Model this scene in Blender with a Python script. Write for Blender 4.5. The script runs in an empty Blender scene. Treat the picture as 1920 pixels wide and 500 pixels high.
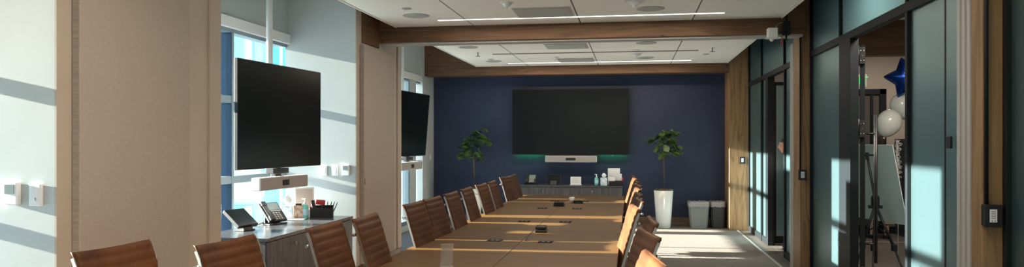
import bpy, bmesh, math, random
from mathutils import Vector, Matrix, Euler
random.seed(7)
PI = math.pi
SC = bpy.context.scene
COL = SC.collection
R = math.radians

# ------------------------------------------------------------------ camera
YAW = math.atan(224/1400)
cd = bpy.data.cameras.new('camera'); cam = bpy.data.objects.new('camera', cd); COL.objects.link(cam)
cd.sensor_width = 36.0; cd.lens = 1400/1920*36; cd.shift_y = 16/1920; cd.clip_start = .05; cd.clip_end = 300
cam.location = (0, 0, 1.5); cam.rotation_euler = (PI/2, 0, YAW)
SC.camera = cam
# ------------------------------------------------------------------ colour management
SC.view_settings.view_transform = 'Standard'; SC.view_settings.look = 'None'
SC.view_settings.gamma = 1; SC.view_settings.use_curve_mapping = False
SC.view_settings.exposure = 0.5
# ------------------------------------------------------------------ sky
W = bpy.data.worlds.new('sky'); SC.world = W; W.use_nodes = True
nt = W.node_tree; nt.nodes.clear()
wo = nt.nodes.new('ShaderNodeOutputWorld'); wb = nt.nodes.new('ShaderNodeBackground')
wt = nt.nodes.new('ShaderNodeTexCoord'); ws = nt.nodes.new('ShaderNodeSeparateXYZ'); wr = nt.nodes.new('ShaderNodeValToRGB')
nt.links.new(wt.outputs['Generated'], ws.inputs[0]); nt.links.new(ws.outputs['Z'], wr.inputs[0])
e = wr.color_ramp.elements
e[0].position = 0.0; e[0].color = (.45, .80, .95, 1)
e[1].position = .35; e[1].color = (.10, .50, .85, 1)
e2 = e.new(.08); e2.color = (.22, .66, .93, 1)
nt.links.new(wr.outputs[0], wb.inputs['Color']); wb.inputs['Strength'].default_value = 1.7
nt.links.new(wb.outputs[0], wo.inputs[0])
# ------------------------------------------------------------------ sun
SUN_AZ, SUN_EL = 1.7, 11.8
sd = bpy.data.lights.new('sun', 'SUN'); sun = bpy.data.objects.new('sun', sd); COL.objects.link(sun)
sd.energy = 52.0; sd.angle = R(.55); sd.color = (1.0, .91, .76)
v = Vector((math.cos(R(SUN_AZ)), math.sin(R(SUN_AZ)), -math.tan(R(SUN_EL))))
sun.rotation_euler = v.to_track_quat('-Z', 'Y').to_euler(); sun.location = (-12, 5, 6)
# ------------------------------------------------------------------ room lamps (recessed in the ceilings) and added lobby fill
def area(name, loc, sx, sy, power, color, rot=(0, 0, 0), portal=False, spread=180):
    l = bpy.data.lights.new(name, 'AREA'); l.shape = 'RECTANGLE'; l.size = sx; l.size_y = sy
    l.energy = power; l.color = color; l.spread = R(spread)
    if portal: l.cycles.is_portal = True
    o = bpy.data.objects.new(name, l); o.location = loc; o.rotation_euler = rot; COL.objects.link(o); return o
WARM = (1.0, .80, .60)
for y0 in (-1.2, 3.4):
    area('ceiling_strip_lamp', (-.6, y0, 2.80), 3.0, .08, 34, WARM)
area('ceiling_strip_lamp', (-.6, 8.0, 2.832), 3.0, .05, 20, WARM)
area('ceiling_strip_lamp', (-.6, 12.57, 2.832), 3.0, .05, 26, WARM)
area('lobby_fill', (2.55, 6.5, 3.05), .5, .5, 75, (1, .86, .72))  # added fill without a fixture, brightens the near side of the easel board
area('lobby_fill', (3.9, 11.6, 3.05), .5, .5, 22, (1, .86, .72))
for yc, yl in ((1.2, 4.6), (6.6, 2.8), (11.1, 3.0), (-2.2, 2.4)):
    area('window_portal', (-4.0, yc, 1.4), 2.6, yl, 1, (1, 1, 1), (0, -PI/2, 0), portal=True)

# ================================================================== helpers
def nm():
    return bmesh.new()
def box(bm, x0, x1, y0, y1, z0, z1, bev=0, M=None, seg=2):
    t = bmesh.new()
    bmesh.ops.create_cube(t, size=1)
    for w in t.verts:
        w.co = Vector(((x0+x1)/2 + w.co.x*(x1-x0), (y0+y1)/2 + w.co.y*(y1-y0), (z0+z1)/2 + w.co.z*(z1-z0)))
    if bev: bmesh.ops.bevel(t, geom=t.edges[:], offset=bev, segments=seg, affect='EDGES', profile=.5)
    merge(bm, t, M); return bm
def merge(bm, t, M=None):
    if M is not None: t.transform(M)
    mp = {}
    for w in t.verts: mp[w] = bm.verts.new(w.co)
    for fc in t.faces:
        try:
            n = bm.faces.new([mp[w] for w in fc.verts]); n.smooth = fc.smooth
        except ValueError: pass
    t.free()
def lathe(bm, prof, n=24, M=None, cap=True, smooth=True):
    t = bmesh.new(); rings = []
    for r, z in prof:
        rings.append([t.verts.new((r*math.cos(2*PI*i/n), r*math.sin(2*PI*i/n), z)) for i in range(n)])
    for a, b in zip(rings, rings[1:]):
        for i in range(n):
            q = t.faces.new((a[i], a[(i+1) % n], b[(i+1) % n], b[i])); q.smooth = smooth
    if cap:
        t.faces.new(rings[0][::-1]); t.faces.new(rings[-1])
    merge(bm, t, M); return bm
def cyl(bm, p0, p1, r0, r1=None, n=12):
    p0, p1 = Vector(p0), Vector(p1); r1 = r0 if r1 is None else r1
    d = p1-p0; M = Matrix.Translation(p0) @ d.to_track_quat('Z', 'Y').to_matrix().to_4x4()
    return lathe(bm, [(r0, 0), (r1, d.length)], n, M)
def tube(bm, pts, r, n=8):
    pts = [Vector(p) for p in pts]; t = bmesh.new(); rings = []
    up = Vector((0, 0, 1))
    for i, p in enumerate(pts):
        d = (pts[min(i+1, len(pts)-1)]-pts[max(i-1, 0)]).normalized()
        a = d.cross(up)
        if a.length < 1e-3: a = d.cross(Vector((0, 1, 0)))
        a.normalize(); b = d.cross(a)
        rr = r[i] if isinstance(r, (list, tuple)) else r
        rings.append([t.verts.new(p + a*rr*math.cos(2*PI*k/n) + b*rr*math.sin(2*PI*k/n)) for k in range(n)])
    for A, B in zip(rings, rings[1:]):
        for k in range(n):
            q = t.faces.new((A[k], A[(k+1) % n], B[(k+1) % n], B[k])); q.smooth = True
    t.faces.new(rings[0][::-1]); t.faces.new(rings[-1])
    merge(bm, t); return bm
def prism(bm, poly, h0, h1, M=None):       # poly in XY, extruded along Z
    t = bmesh.new()
    a = [t.verts.new((x, y, h0)) for x, y in poly]; b = [t.verts.new((x, y, h1)) for x, y in poly]
    n = len(poly)
    for i in range(n): t.faces.new((a[i], a[(i+1) % n], b[(i+1) % n], b[i]))
    t.faces.new(a[::-1]); t.faces.new(b); merge(bm, t, M); return bm
def sphere(bm, c, r, sx=1, sy=1, sz=1, n=16):
    t = bmesh.new(); bmesh.ops.create_uvsphere(t, u_segments=n, v_segments=max(6, n//2+2), radius=r)
    for w in t.verts: w.co = Vector((w.co.x*sx, w.co.y*sy, w.co.z*sz)) + Vector(c)
    for q in t.faces: q.smooth = True
    merge(bm, t); return bm
def obj(name, bm, m, parent=None, loc=None, rot=None, fix=True):
    if fix: bmesh.ops.recalc_face_normals(bm, faces=bm.faces[:])
    me = bpy.data.meshes.new(name); bm.to_mesh(me); bm.free()
    me.materials.append(m)
    o = bpy.data.objects.new(name, me); COL.objects.link(o)
    if parent: o.parent = parent
    if loc: o.location = loc
    if rot: o.rotation_euler = rot
    return o
def thing(name, label, cat, loc=(0, 0, 0), rz=0, group=None):
    o = bpy.data.objects.new(name, None); COL.objects.link(o); o.empty_display_size = .1
    o.location = loc; o.rotation_euler = (0, 0, rz)
    return tag(o, label, cat, group)
def tag(o, label, cat, group=None):
    o['label'] = label; o['category'] = cat
    if group: o['group'] = group
    return o
def struct(o, label=None):
    o['kind'] = 'structure'
    if label: o['label'] = label
    return o
def sroot(name, label=None):
    o = bpy.data.objects.new(name, None); COL.objects.link(o); return struct(o, label)
def plabel(o, s): o['label'] = s; return o
def dup(root, loc, rz, label=None, group=None):
    r = root.copy(); COL.objects.link(r); r.location = loc; r.rotation_euler = (0, 0, rz)
    if label: r['label'] = label
    if group: r['group'] = group
    for ch in list(root.children):
        c = ch.copy(); COL.objects.link(c); c.parent = r
        for g in ch.children:
            d = g.copy(); COL.objects.link(d); d.parent = c
    return r
def T(x, y, z): return Matrix.Translation((x, y, z))

# ================================================================== materials
def mat(name, col=(.5, .5, .5), rough=.5, metal=0, emit=None, estr=1, spec=.5, alpha=1):
    m = bpy.data.materials.new(name); m.use_nodes = True
    b = m.node_tree.nodes['Principled BSDF']
    b.inputs['Base Color'].default_value = (*col, 1); b.inputs['Roughness'].default_value = rough
    b.inputs['Metallic'].default_value = metal; b.inputs['Specular IOR Level'].default_value = spec
    if emit: b.inputs['Emission Color'].default_value = (*emit, 1); b.inputs['Emission Strength'].default_value = estr
    return m
def nodes(m): return m.node_tree, m.node_tree.nodes['Principled BSDF']
def coord(t, scale, kind='Object'):
    tc = t.nodes.new('ShaderNodeTexCoord'); mp = t.nodes.new('ShaderNodeMapping'); mp.inputs['Scale'].default_value = scale
    t.links.new(tc.outputs[kind], mp.inputs[0]); return mp.outputs[0]
def noise(t, vec, scale=5, detail=4, rough=.5, dist=0):
    n = t.nodes.new('ShaderNodeTexNoise'); n.inputs['Scale'].default_value = scale; n.inputs['Detail'].default_value = detail
    n.inputs['Roughness'].default_value = rough; n.inputs['Distortion'].default_value = dist
    t.links.new(vec, n.inputs['Vector']); return n.outputs['Fac']
def ramp(t, fac, stops):
    r = t.nodes.new('ShaderNodeValToRGB'); el = r.color_ramp.elements
    el[0].position, el[0].color = stops[0][0], (*stops[0][1], 1); el[1].position, el[1].color = stops[-1][0], (*stops[-1][1], 1)
    for p, c in stops[1:-1]: q = el.new(p); q.color = (*c, 1)
    t.links.new(fac, r.inputs[0]); return r.outputs[0]
def bump(t, b, fac, strength=.2, dist=.01):
    bp = t.nodes.new('ShaderNodeBump'); bp.inputs['Strength'].default_value = strength; bp.inputs['Distance'].default_value = dist
    t.links.new(fac, bp.inputs['Height']); t.links.new(bp.outputs[0], b.inputs['Normal'])
def vary(name, c1, c2, scale, nsc=5, rough=.5, detail=4, bmp=0, lo=.3, hi=.7, dist=0, spec=.5):
    m = mat(name, c1, rough, spec=spec); t, b = nodes(m); f = noise(t, coord(t, scale), nsc, detail, .55, dist)
    t.links.new(ramp(t, f, [(lo, c1), (hi, c2)]), b.inputs['Base Color'])
    if bmp: bump(t, b, f, bmp)
    return m
def wood(name, c1, c2, c3, axis, k=1, rough=.5, knots=True):
    """softwood timber: grain runs along axis (0,1,2)"""
    m = mat(name, c2, rough); t, b = nodes(m)
    sc = [7*k]*3; sc[axis] = .55*k
    vec = coord(t, tuple(sc))
    n1 = noise(t, vec, 1.3, 3, .5, .6)
    mul = t.nodes.new('ShaderNodeMath'); mul.operation = 'MULTIPLY'; mul.inputs[1].default_value = 9; t.links.new(n1, mul.inputs[0])
    fr = t.nodes.new('ShaderNodeMath'); fr.operation = 'PINGPONG'; fr.inputs[1].default_value = 1; t.links.new(mul.outputs[0], fr.inputs[0])
    colr = ramp(t, fr.outputs[0], [(0, c1), (.35, c2), (1, c3)])
    sc2 = [60*k]*3; sc2[axis] = 1.5*k
    n2 = noise(t, coord(t, tuple(sc2)), 1.5, 4, .6)
    fine = ramp(t, n2, [(.3, (.62, .62, .62)), (.65, (1, 1, 1))])
    mx = t.nodes.new('ShaderNodeMix'); mx.data_type = 'RGBA'; mx.blend_type = 'MULTIPLY'; mx.inputs['Factor'].default_value = .7
    t.links.new(colr, mx.inputs['A']); t.links.new(fine, mx.inputs['B'])
    out = mx.outputs['Result']
    if knots:
        sk = [2.2]*3; sk[axis] = 1.1
        vo = t.nodes.new('ShaderNodeTexVoronoi'); vo.inputs['Scale'].default_value = 1.6
        t.links.new(coord(t, tuple(sk)), vo.inputs['Vector'])
        kr = ramp(t, vo.outputs['Distance'], [(.03, (.18, .10, .07)), (.075, (1, 1, 1))])
        m2 = t.nodes.new('ShaderNodeMix'); m2.data_type = 'RGBA'; m2.blend_type = 'MULTIPLY'; m2.inputs['Factor'].default_value = 1
        t.links.new(out, m2.inputs['A']); t.links.new(kr, m2.inputs['B']); out = m2.outputs['Result']
    t.links.new(out, b.inputs['Base Color']); bump(t, b, n2, .12, .004)
    return m

M_white = vary('white_paint', (.475, .515, .52), (.505, .545, .55), (1, 1, 1), 3, .6)
M_beige = vary('beige_paint', (.44, .38, .325), (.47, .405, .345), (1, 1, 1), 3, .65)
M_navy = vary('navy_paint', (.017, .028, .072), (.021, .034, .083), (1, 1, 1), 2.5, .55)
M_ceil = vary('ceiling_tile', (.87, .84, .79), (.90, .87, .82), (1, 1, 1), 60, .8, 2)
M_ceilroof = mat('upper_ceiling', (.82, .83, .82), .8)
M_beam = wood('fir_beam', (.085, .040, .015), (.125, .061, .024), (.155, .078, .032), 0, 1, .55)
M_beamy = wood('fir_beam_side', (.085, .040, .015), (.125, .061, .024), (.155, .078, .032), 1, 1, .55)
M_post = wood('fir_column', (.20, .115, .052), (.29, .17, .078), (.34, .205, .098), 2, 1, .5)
M_black = mat('black_powder_coat', (.006, .010, .013), .5, spec=.25)
M_blackp = mat('black_plastic', (.012, .012, .014), .4)
M_darkgrey = mat('dark_grey_plastic', (.035, .040, .045), .45)
M_alu = mat('brushed_aluminium', (.46, .44, .41), .36, 1)
M_alusat = mat('satin_white_aluminium', (.47, .46, .44), .45, .2)
M_whitepl = mat('white_plastic', (.78, .79, .80), .4)
M_greypl = mat('warm_grey_plastic', (.36, .34, .33), .5)
M_screen = mat('screen_glass', (.006, .010, .012), .2, spec=.3)
M_module = mat('flush_black_module', (.010, .009, .008), .75, spec=.1)
M_screen2 = mat('small_screen', (.04, .07, .09), .2)
M_lcd = mat('grey_lcd', (.22, .27, .26), .3)
M_frameblue = mat('blue_grey_window_fin', (.018, .045, .085), .8, spec=.1)
M_mull = mat('grey_window_mullion', (.22, .28, .32), .45, .2)
M_carpetlike = None
# fabric wrapped panel
M_fabric = mat('woven_beige_fabric', (.42, .36, .31), .85); t, b = nodes(M_fabric)
fa = noise(t, coord(t, (1, 8, 90)), 4, 4, .7); fb = noise(t, coord(t, (1, 90, 8)), 4, 4, .7)
ad = t.nodes.new('ShaderNodeMath'); ad.operation = 'ADD'; t.links.new(fa, ad.inputs[0]); t.links.new(fb, ad.inputs[1])
t.links.new(ramp(t, ad.outputs[0], [(.80, (.29, .25, .215)), (1.0, (.36, .31, .27)), (1.22, (.50, .435, .39))]), b.inputs['Base Color'])
bump(t, b, ad.outputs[0], .15, .003)
# carpet with raised cross ribs
M_carpet = mat('ribbed_carpet', (.2, .18, .17), .95, spec=.1); t, b = nodes(M_carpet)
wv = t.nodes.new('ShaderNodeTexWave'); wv.wave_type = 'BANDS'; wv.bands_direction = 'DIAGONAL'; wv.inputs['Scale'].default_value = 5.2
wv.inputs['Distortion'].default_value = .6; wv.inputs['Detail'].default_value = 2
t.links.new(coord(t, (1.5, 1.0, 1)), wv.inputs['Vector'])
fc = noise(t, coord(t, (1, 1, 1)), 160, 3, .7)
ad = t.nodes.new('ShaderNodeMath'); ad.operation = 'MULTIPLY_ADD'; ad.inputs[1].default_value = .55
t.links.new(wv.outputs['Fac'], ad.inputs[0]); t.links.new(fc, ad.inputs[2])
t.links.new(ramp(t, ad.outputs[0], [(.35, (.145, .125, .115)), (.95, (.27, .245, .23))]), b.inputs['Base Color'])
bump(t, b, ad.outputs[0], .5, .01)
M_plank = wood('grey_brown_plank_floor', (.10, .085, .075), (.13, .112, .10), (.155, .135, .12), 1, 1, .45, False)
M_table = mat('walnut_veneer_tabletop', (.36, .20, .10), .42, spec=.14); t, b = nodes(M_table)
n1 = noise(t, coord(t, (1.2, 26, 26)), 2.2, 5, .6, .3)
n2 = noise(t, coord(t, (6, 160, 160)), 2, 3, .6)
c1 = ramp(t, n1, [(.3, (.125, .066, .022)), (.7, (.165, .089, .031))]); c2 = ramp(t, n2, [(.3, (.82, .82, .82)), (.7, (1, 1, 1))])
mx = t.nodes.new('ShaderNodeMix'); mx.data_type = 'RGBA'; mx.blend_type = 'MULTIPLY'; mx.inputs['Factor'].default_value = 1
t.links.new(c1, mx.inputs['A']); t.links.new(c2, mx.inputs['B']); t.links.new(mx.outputs['Result'], b.inputs['Base Color'])
M_tabledge = wood('table_edge_band', (.10, .05, .025), (.14, .07, .035), (.18, .09, .045), 1, 1, .45, False)
# leather
M_leather = mat('cognac_leather', (.26, .10, .04), .45, spec=.25); t, b = nodes(M_leather)
n1 = noise(t, coord(t, (1, 1, 1)), 7, 5, .65); n2 = noise(t, coord(t, (1, 1, 1)), 140, 2, .5)
t.links.new(ramp(t, n1, [(.3, (.060, .021, .008)), (.55, (.100, .038, .014)), (.8, (.150, .062, .023))]), b.inputs['Base Color'])
bump(t, b, n2, .12, .002)
M_laminate = wood('grey_ash_laminate', (.055, .052, .055), (.08, .077, .08), (.11, .105, .105), 2, 1.6, .4, False)
M_lamtop = wood('grey_ash_top', (.06, .063, .07), (.085, .088, .095), (.11, .11, .12), 1, 1.6, .22, False)
M_basetan = wood('tan_wall_base', (.17, .115, .08), (.21, .145, .10), (.24, .17, .12), 0, 1, .5, False)
M_leaf = vary('fiddle_leaf_green', (.022, .062, .018), (.10, .175, .04), (1, 1, 1), 9, .38, 2)
M_bark = mat('grey_bark', (.17, .12, .08), .8)
M_soil = vary('moss_and_soil', (.05, .035, .022), (.14, .11, .07), (1, 1, 1), 30, .95)
M_pot = vary('glossy_white_pot', (.72, .72, .71), (.82, .82, .81), (1, 1, .3), 3, .25)
M_bag = mat('clear_bin_liner', (.30, .30, .31), .35)
M_mint = mat('mint_gel', (.20, .62, .50), .15)
M_tissue = vary('blue_patterned_tissue_box', (.50, .68, .82), (.82, .86, .90), (1, 1, 1), 22, .6, 1, lo=.45, hi=.52)
M_paper = mat('paper', (.82, .82, .82), .7)
M_pink = mat('pink_marker', (.60, .16, .38), .5)
M_red = mat('red_plastic', (.55, .05, .04), .5)
M_brownbox = vary('kraft_patterned_box', (.40, .24, .16), (.62, .45, .34), (1, 1, 1), 30, .7, 1, lo=.45, hi=.52)
M_lamp = mat('linear_light_diffuser', (.9, .9, .9), .5, emit=(1, .95, .86), estr=2.0)
M_led = mat('green_status_led_strip', (.02, .4, .25), .5, emit=(0, 1.0, .22), estr=14)
M_exit = mat('green_exit_letters', (.02, .5, .1), .5, emit=(.03, .9, .2), estr=.3)
M_grille = vary('grey_speaker_grille', (.40, .40, .38), (.46, .46, .44), (1, 1, 1), 300, .6, 1)
M_slot = mat('dark_ceiling_slot', (.10, .085, .07), .7)
M_starfoil = mat('blue_foil', (.01, .05, .30), .2, .75)
M_pearl = mat('pearl_white_latex', (.66, .70, .67), .25); M_pearl.node_tree.nodes['Principled BSDF'].inputs['Subsurface Weight'].default_value = .0
M_ribbon = mat('silver_ribbon', (.75, .76, .76), .25, .3)
M_foam = mat('white_foam_board', (.66, .80, .80), .6)
M_skin = vary('skin', (.52, .27, .18), (.58, .32, .22), (1, 1, 1), 12, .5)
M_hair = vary('dark_brown_hair', (.02, .012, .008), (.05, .03, .02), (40, 40, 4), 4, .45)
M_shirtw = mat('white_shirt_cloth', (.62, .62, .62), .8)
M_dress = mat('black_cloth', (.018, .018, .022), .85)
M_jean = mat('dark_blue_cloth', (.03, .045, .08), .85)
M_redcloth = mat('red_cloth', (.35, .04, .04), .8)
M_brick = mat('pale_render', (.70, .74, .74), .8)
M_mintglass = mat('mint_facade_glass', (.30, .62, .56), .2)
M_ground = vary('pale_concrete', (.42, .44, .44), (.5, .52, .52), (1, 1, 1), 1, .9)

def shader(name, build):
    m = bpy.data.materials.new(name); m.use_nodes = True; t = m.node_tree; t.nodes.clear()
    o = t.nodes.new('ShaderNodeOutputMaterial'); t.links.new(build(t), o.inputs['Surface']); return m
def mixs(t, a, b, f):
    m = t.nodes.new('ShaderNodeMixShader'); m.inputs[0].default_value = f
    t.links.new(a, m.inputs[1]); t.links.new(b, m.inputs[2]); return m.outputs[0]
def simple(t, kind, col, rough=None):
    n = t.nodes.new(kind); n.inputs['Color'].default_value = (*col, 1)
    if rough is not None: n.inputs['Roughness'].default_value = rough
    return n.outputs[0]
M_glass = shader('clear_window_glass', lambda t: mixs(t, simple(t, 'ShaderNodeBsdfTransparent', (.93, .97, .98)), simple(t, 'ShaderNodeBsdfGlossy', (1, 1, 1), .03), .05))
def frost(t):
    tr = simple(t, 'ShaderNodeBsdfTranslucent', (.42, .62, .66)); di = simple(t, 'ShaderNodeBsdfDiffuse', (.006, .026, .035))
    gl = simple(t, 'ShaderNodeBsdfGlossy', (.68, .87, .92), .36); tp = simple(t, 'ShaderNodeBsdfTransparent', (.6, .8, .82))
    return mixs(t, mixs(t, mixs(t, di, tr, .45), gl, .36), tp, .05)
M_frost = shader('frosted_teal_glass', frost)
M_acryl = shader('clear_acrylic', lambda t: mixs(t, mixs(t, simple(t, 'ShaderNodeBsdfTransparent', (.92, .92, .92)), simple(t, 'ShaderNodeBsdfDiffuse', (.8, .8, .8)), .16), simple(t, 'ShaderNodeBsdfGlossy', (1, 1, 1), .08), .12))
M_clearbottle = shader('clear_bottle', lambda t: mixs(t, simple(t, 'ShaderNodeBsdfTransparent', (.75, .95, .88)), simple(t, 'ShaderNodeBsdfGlossy', (1, 1, 1), .1), .2))

# ================================================================== STRUCTURE
XP = -2.95      # pilaster face
XW = -3.74      # window plane
XG = 1.97       # glazed partition plane
# floors
bm = nm(); box(bm, -4.1, 1.76, -3.6, 13.8, -.15, 0); struct(obj('floor', bm, M_carpet), 'grey ribbed carpet floor')
bm = nm(); box(bm, 1.79, 7.2, -3.6, 13.8, -.15, 0); struct(obj('floor', bm, M_plank), 'grey brown plank floor beyond the carpet')
bm = nm(); box(bm, 1.76, 1.79, -3.6, 13.8, -.15, .006); struct(obj('trim_1', bm, M_alusat), 'pale metal strip between carpet and planks')
bm = nm(); box(bm, 1.99, 7.1, 11.95, 11.985, 0, .003); struct(obj('trim_2', bm, M_alusat), 'white line inlaid in the lobby floor')
# upper ceiling and walls
bm = nm(); box(bm, -4.2, 2.02, -3.6, 14.0, 3.4, 3.5); struct(obj('ceiling', bm, M_ceilroof), 'pale upper ceiling')
bm = nm(); box(bm, -4.2, 2.02, 13.73, 13.95, 0, 3.4)
struct(obj('wall_back', bm, M_navy), 'dark navy painted end wall')
bm = nm(); box(bm, -4.2, 7.2, -3.8, -3.6, 0, 3.5); struct(obj('wall_front', bm, M_beige), 'wall behind the viewer')
bm = nm(); box(bm, -3.70, 1.64, 13.71, 13.73, 0, .145, .003); struct(obj('baseboard_back', bm, M_basetan), 'tan wood-look base along the navy wall')
# window wall: header and sill, continuous along the facade
bm = nm()
box(bm, XW-.20, XW, -3.6, 13.0, 2.66, 3.4); box(bm, XW-.20, XW, -3.6, 13.0, 0, .10)
box(bm, XW-.16, XW+.01, 12.31, 12.66, .10, 2.70)
struct(obj('wall_left', bm, M_white), 'white window wall with header')
bm = nm(); box(bm, XW-.06, XW+.03, -3.6, 12.98, 2.575, 2.68, .004); struct(obj('trim_3', bm, M_whitepl), 'white shade pocket above the windows')
bm = nm(); box(bm, -4.07, -3.70, 12.98, 13.73, 0, 3.4); struct(obj('wall_left', bm, M_white), 'short white wall beside the navy wall')
# pilasters with fabric panels
def pilaster(y0, y1, n):
    r = sroot('wall_left_pilaster' if False else 'wall_left', 'white projecting wall section between window bays')
    bm = nm(); box(bm, XW-.03, XP-.012, y0, y1, 0, 3.4); obj('side_wall', bm, M_white, r)
    bm = nm(); box(bm, XP-.012, XP, y0, y1, 0, 3.4); obj('face_board', bm, M_beige, r)
    bm = nm(); box(bm, XP, XP+.02, y1-.14, y1, .15, 3.4, .003); plabel(obj('corner_trim', bm, M_beige, r), 'pale corner trim')
    bm = nm(); box(bm, XP, XP+.012, y0, y1, 0, .145, .003); plabel(obj('base', bm, M_tabledge, r), 'dark brown wall base')
    p = thing('fabric_panel', ['', 'large beige woven fabric wall panel nearest, behind the first chair', 'beige woven fabric wall panel below the beam end, beyond the first window bay', ''][n] or 'beige woven fabric wall panel', 'wall panel', (XP, y0+.105, 0), 0)
    bm = nm(); box(bm, 0.001, .05, 0, 1.00 if n == 1 else 1.065, .16, 2.572, .006); obj('fabric_face', bm, M_fabric, p)
    if n == 2:
        bm = nm(); box(bm, .0505, .054, .012, .022, 1.03, 1.10, .001); plabel(obj('latch_tab', bm, M_blackp, p), 'small black latch tab')
    return r
pilaster(3.457, 5.0, 1); pilaster(7.737, 9.285, 2)
r0 = sroot('wall_left'); bm = nm(); box(bm, XW-.03, XP, -.82, .72, 0, 3.4); obj('side_wall', bm, M_white, r0)
# beams
bm = nm(); box(bm, XP-.01, 1.86, 8.457, 8.76, 2.672, 3.4, .004); struct(obj('trim_4', bm, M_beam), 'dark brown wooden ceiling beam crossing the room')
bm = nm(); box(bm, XP, XP+.012, 7.89, 8.457, 2.60, 3.4, .002); struct(obj('trim_5', bm, M_beamy), 'dark wood block at the beam end')
bm = nm(); box(bm, XP+.02, 1.84, 8.50, 8.70, 2.652, 2.672, .002); struct(obj('trim_6', bm, M_alusat), 'white partition track under the beam')
bm = nm(); box(bm, -3.74, 1.64, 13.1, 13.40, 2.69, 3.4, .004); struct(obj('trim_7', bm, M_beam), 'far wooden beam over the navy wall')
# columns
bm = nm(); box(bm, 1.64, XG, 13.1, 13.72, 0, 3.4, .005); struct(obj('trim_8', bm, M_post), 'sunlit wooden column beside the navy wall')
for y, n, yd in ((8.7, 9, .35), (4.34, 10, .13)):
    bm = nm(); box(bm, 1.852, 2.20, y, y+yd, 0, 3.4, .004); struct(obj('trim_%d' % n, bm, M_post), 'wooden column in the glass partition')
    y2 = y+yd; bm = nm()
    box(bm, 1.862, 1.96, y2, y2+.19, 0, 2.65, .004)
    for q in (.02, .085, .15): box(bm, 1.850, 1.863, y2+q, y2+q+.035, 0, 2.65, .003)
    struct(obj('trim_%d' % (n+2), bm, M_alusat), 'ribbed white metal partition jamb')
# suspended ceiling clouds with tile joints
def cloud(name, y0, y1, yj, label):
    r = sroot(name, label)
    bm = nm(); xs = [-2.725, -1.805, -.57, .664, 1.60]; ys = [y0]
    y = yj
    while y > y0+.1: y -= .61
    y += .61 if y < y0 else 0
    while y < y1-.05:
        if y > y0+.02: ys.append(y)
        y += .61
    ys.append(y1)
    g = .008
    for a, b_ in zip(xs, xs[1:]):
        for c_, d_ in zip(ys, ys[1:]):
            box(bm, a+g, b_-g, c_+.0025, d_-.0025, 2.846, 2.87)
    obj('ceiling_tiles', bm, M_ceil, r)
    bm = nm(); box(bm, -2.72, 1.595, y0+.005, y1-.005, 2.852, 2.93)
    plabel(obj('tile_grid', bm, mat('tile_joint', (.16, .14, .12), .8), r), 'dark joints between tiles')
    bm = nm()
    for (a, b_, c_, d_) in ((-2.74, -2.725, y0, y1), (1.60, 1.615, y0, y1)): box(bm, a, b_, c_, d_, 2.84, 2.95)
    obj('edge_trim', bm, M_ceil, r)
cloud('ceiling', -3.5, 8.455, 8.0-.61*18, 'near suspended ceiling of large pale tiles')
cloud('ceiling', 8.762, 13.098, 8.9, 'far suspended ceiling of large pale tiles')
bm = nm(); box(bm, -2.1, .97, 11.22, 11.26, 2.838, 2.8455); struct(obj('trim_13', bm, M_slot), 'dark slot across the far ceiling')

# ------------------------------------------------------------------ windows on the left
def window(n, y0, y1, muls, fins):
    r = sroot('window_%d' % n)
    bm = nm()
    for z in (1.14, 1.905): box(bm, XW-.11, XW-.01, y0, y1, z-.035, z+.035, .004)
    box(bm, XW-.12, XW-.01, y0, y1, .10, .17); box(bm, XW-.12, XW-.01, y0, y1, 2.54, 2.58)
    for y in muls: box(bm, XW-.12, XW-.005, y-.018, y+.018, .1, 2.575, .003)
    obj('window_frame', bm, M_mull, r)
    for y in fins:
        bm = nm(); box(bm, XW-.42, XW-.012, y-.045, y-.035, .0, 2.9, .002); plabel(obj('sun_fin', bm, M_frameblue, r), 'blue vertical sun fin outside the glass')
    bm = nm(); box(bm, XW-.066, XW-.060, y0, y1, .12, 2.57); obj('pane', bm, M_glass, r)
window(1, 5.0, 7.737, (5.02, 6.60), (6.62,))
window(2, 9.285, 12.98, (9.31, 10.75, 12.29), (10.77,))
window(3, .72, 3.457, (.74, 2.1), (2.12,))
bm = nm(); box(bm, XW-.035, XW-.030, .76, 3.43, 1.985, 2.60); cyl(bm, (XW-.03, .76, 1.985), (XW-.03, 3.43, 1.985), .010)
struct(obj('trim_16', bm, M_beige), 'half lowered window shade beside the nearest wall section')
window(4, -3.55, -.82, (-3.5, -2.2, -.84), ())

# ------------------------------------------------------------------ glazed partition on the right
FR = .025
def glass_bay(n, y0, y1, o0, o1, top_m, low_m):
    """y range of the bay, o0..o1 door opening (or None)"""
    r = sroot('window_%d' % n, 'frosted glass partition bay in black frames')
    bm = nm()
    box(bm, XG-.02, XG+.05, y0, y1, 2.435, 2.505, .003)
    box(bm, XG-.02, XG+.05, y0, y1, 3.34, 3.4)
    for y in (y0+.02, y1-.02): box(bm, XG-.02, XG+.05, y-.02, y+.02, 0, 3.4, .003)
    for y in top_m: box(bm, XG-.02, XG+.05, y-.018, y+.018, 2.5, 3.4, .003)
    for y in low_m: box(bm, XG-.02, XG+.05, y-.022, y+.022, 0, 2.45, .003)
    segs = [(y0, y1)] if o0 is None else [(y0, o0), (o1, y1)]
    for a, b_ in segs: box(bm, XG-.015, XG+.045, a, b_, 0, .09, .003)
    obj('partition_frame', bm, M_black, r)
    for a, b_ in segs:
        bm = nm(); box(bm, XG+.008, XG+.020, a+.03, b_-.03, .08, 2.44); obj('frosted_pane', bm, M_frost, r)
    ym = sorted([y0]+list(top_m)+[y1])
    for a, b_ in zip(ym, ym[1:]):
        bm = nm(); box(bm, XG+.008, XG+.020, a+.02, b_-.02, 2.5, 3.35); obj('frosted_pane', bm, M_frost, r)
    return r
r = glass_bay(5, 9.24, 13.1, 10.17, 11.42, (11.86, 10.15), (10.12,))
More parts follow.
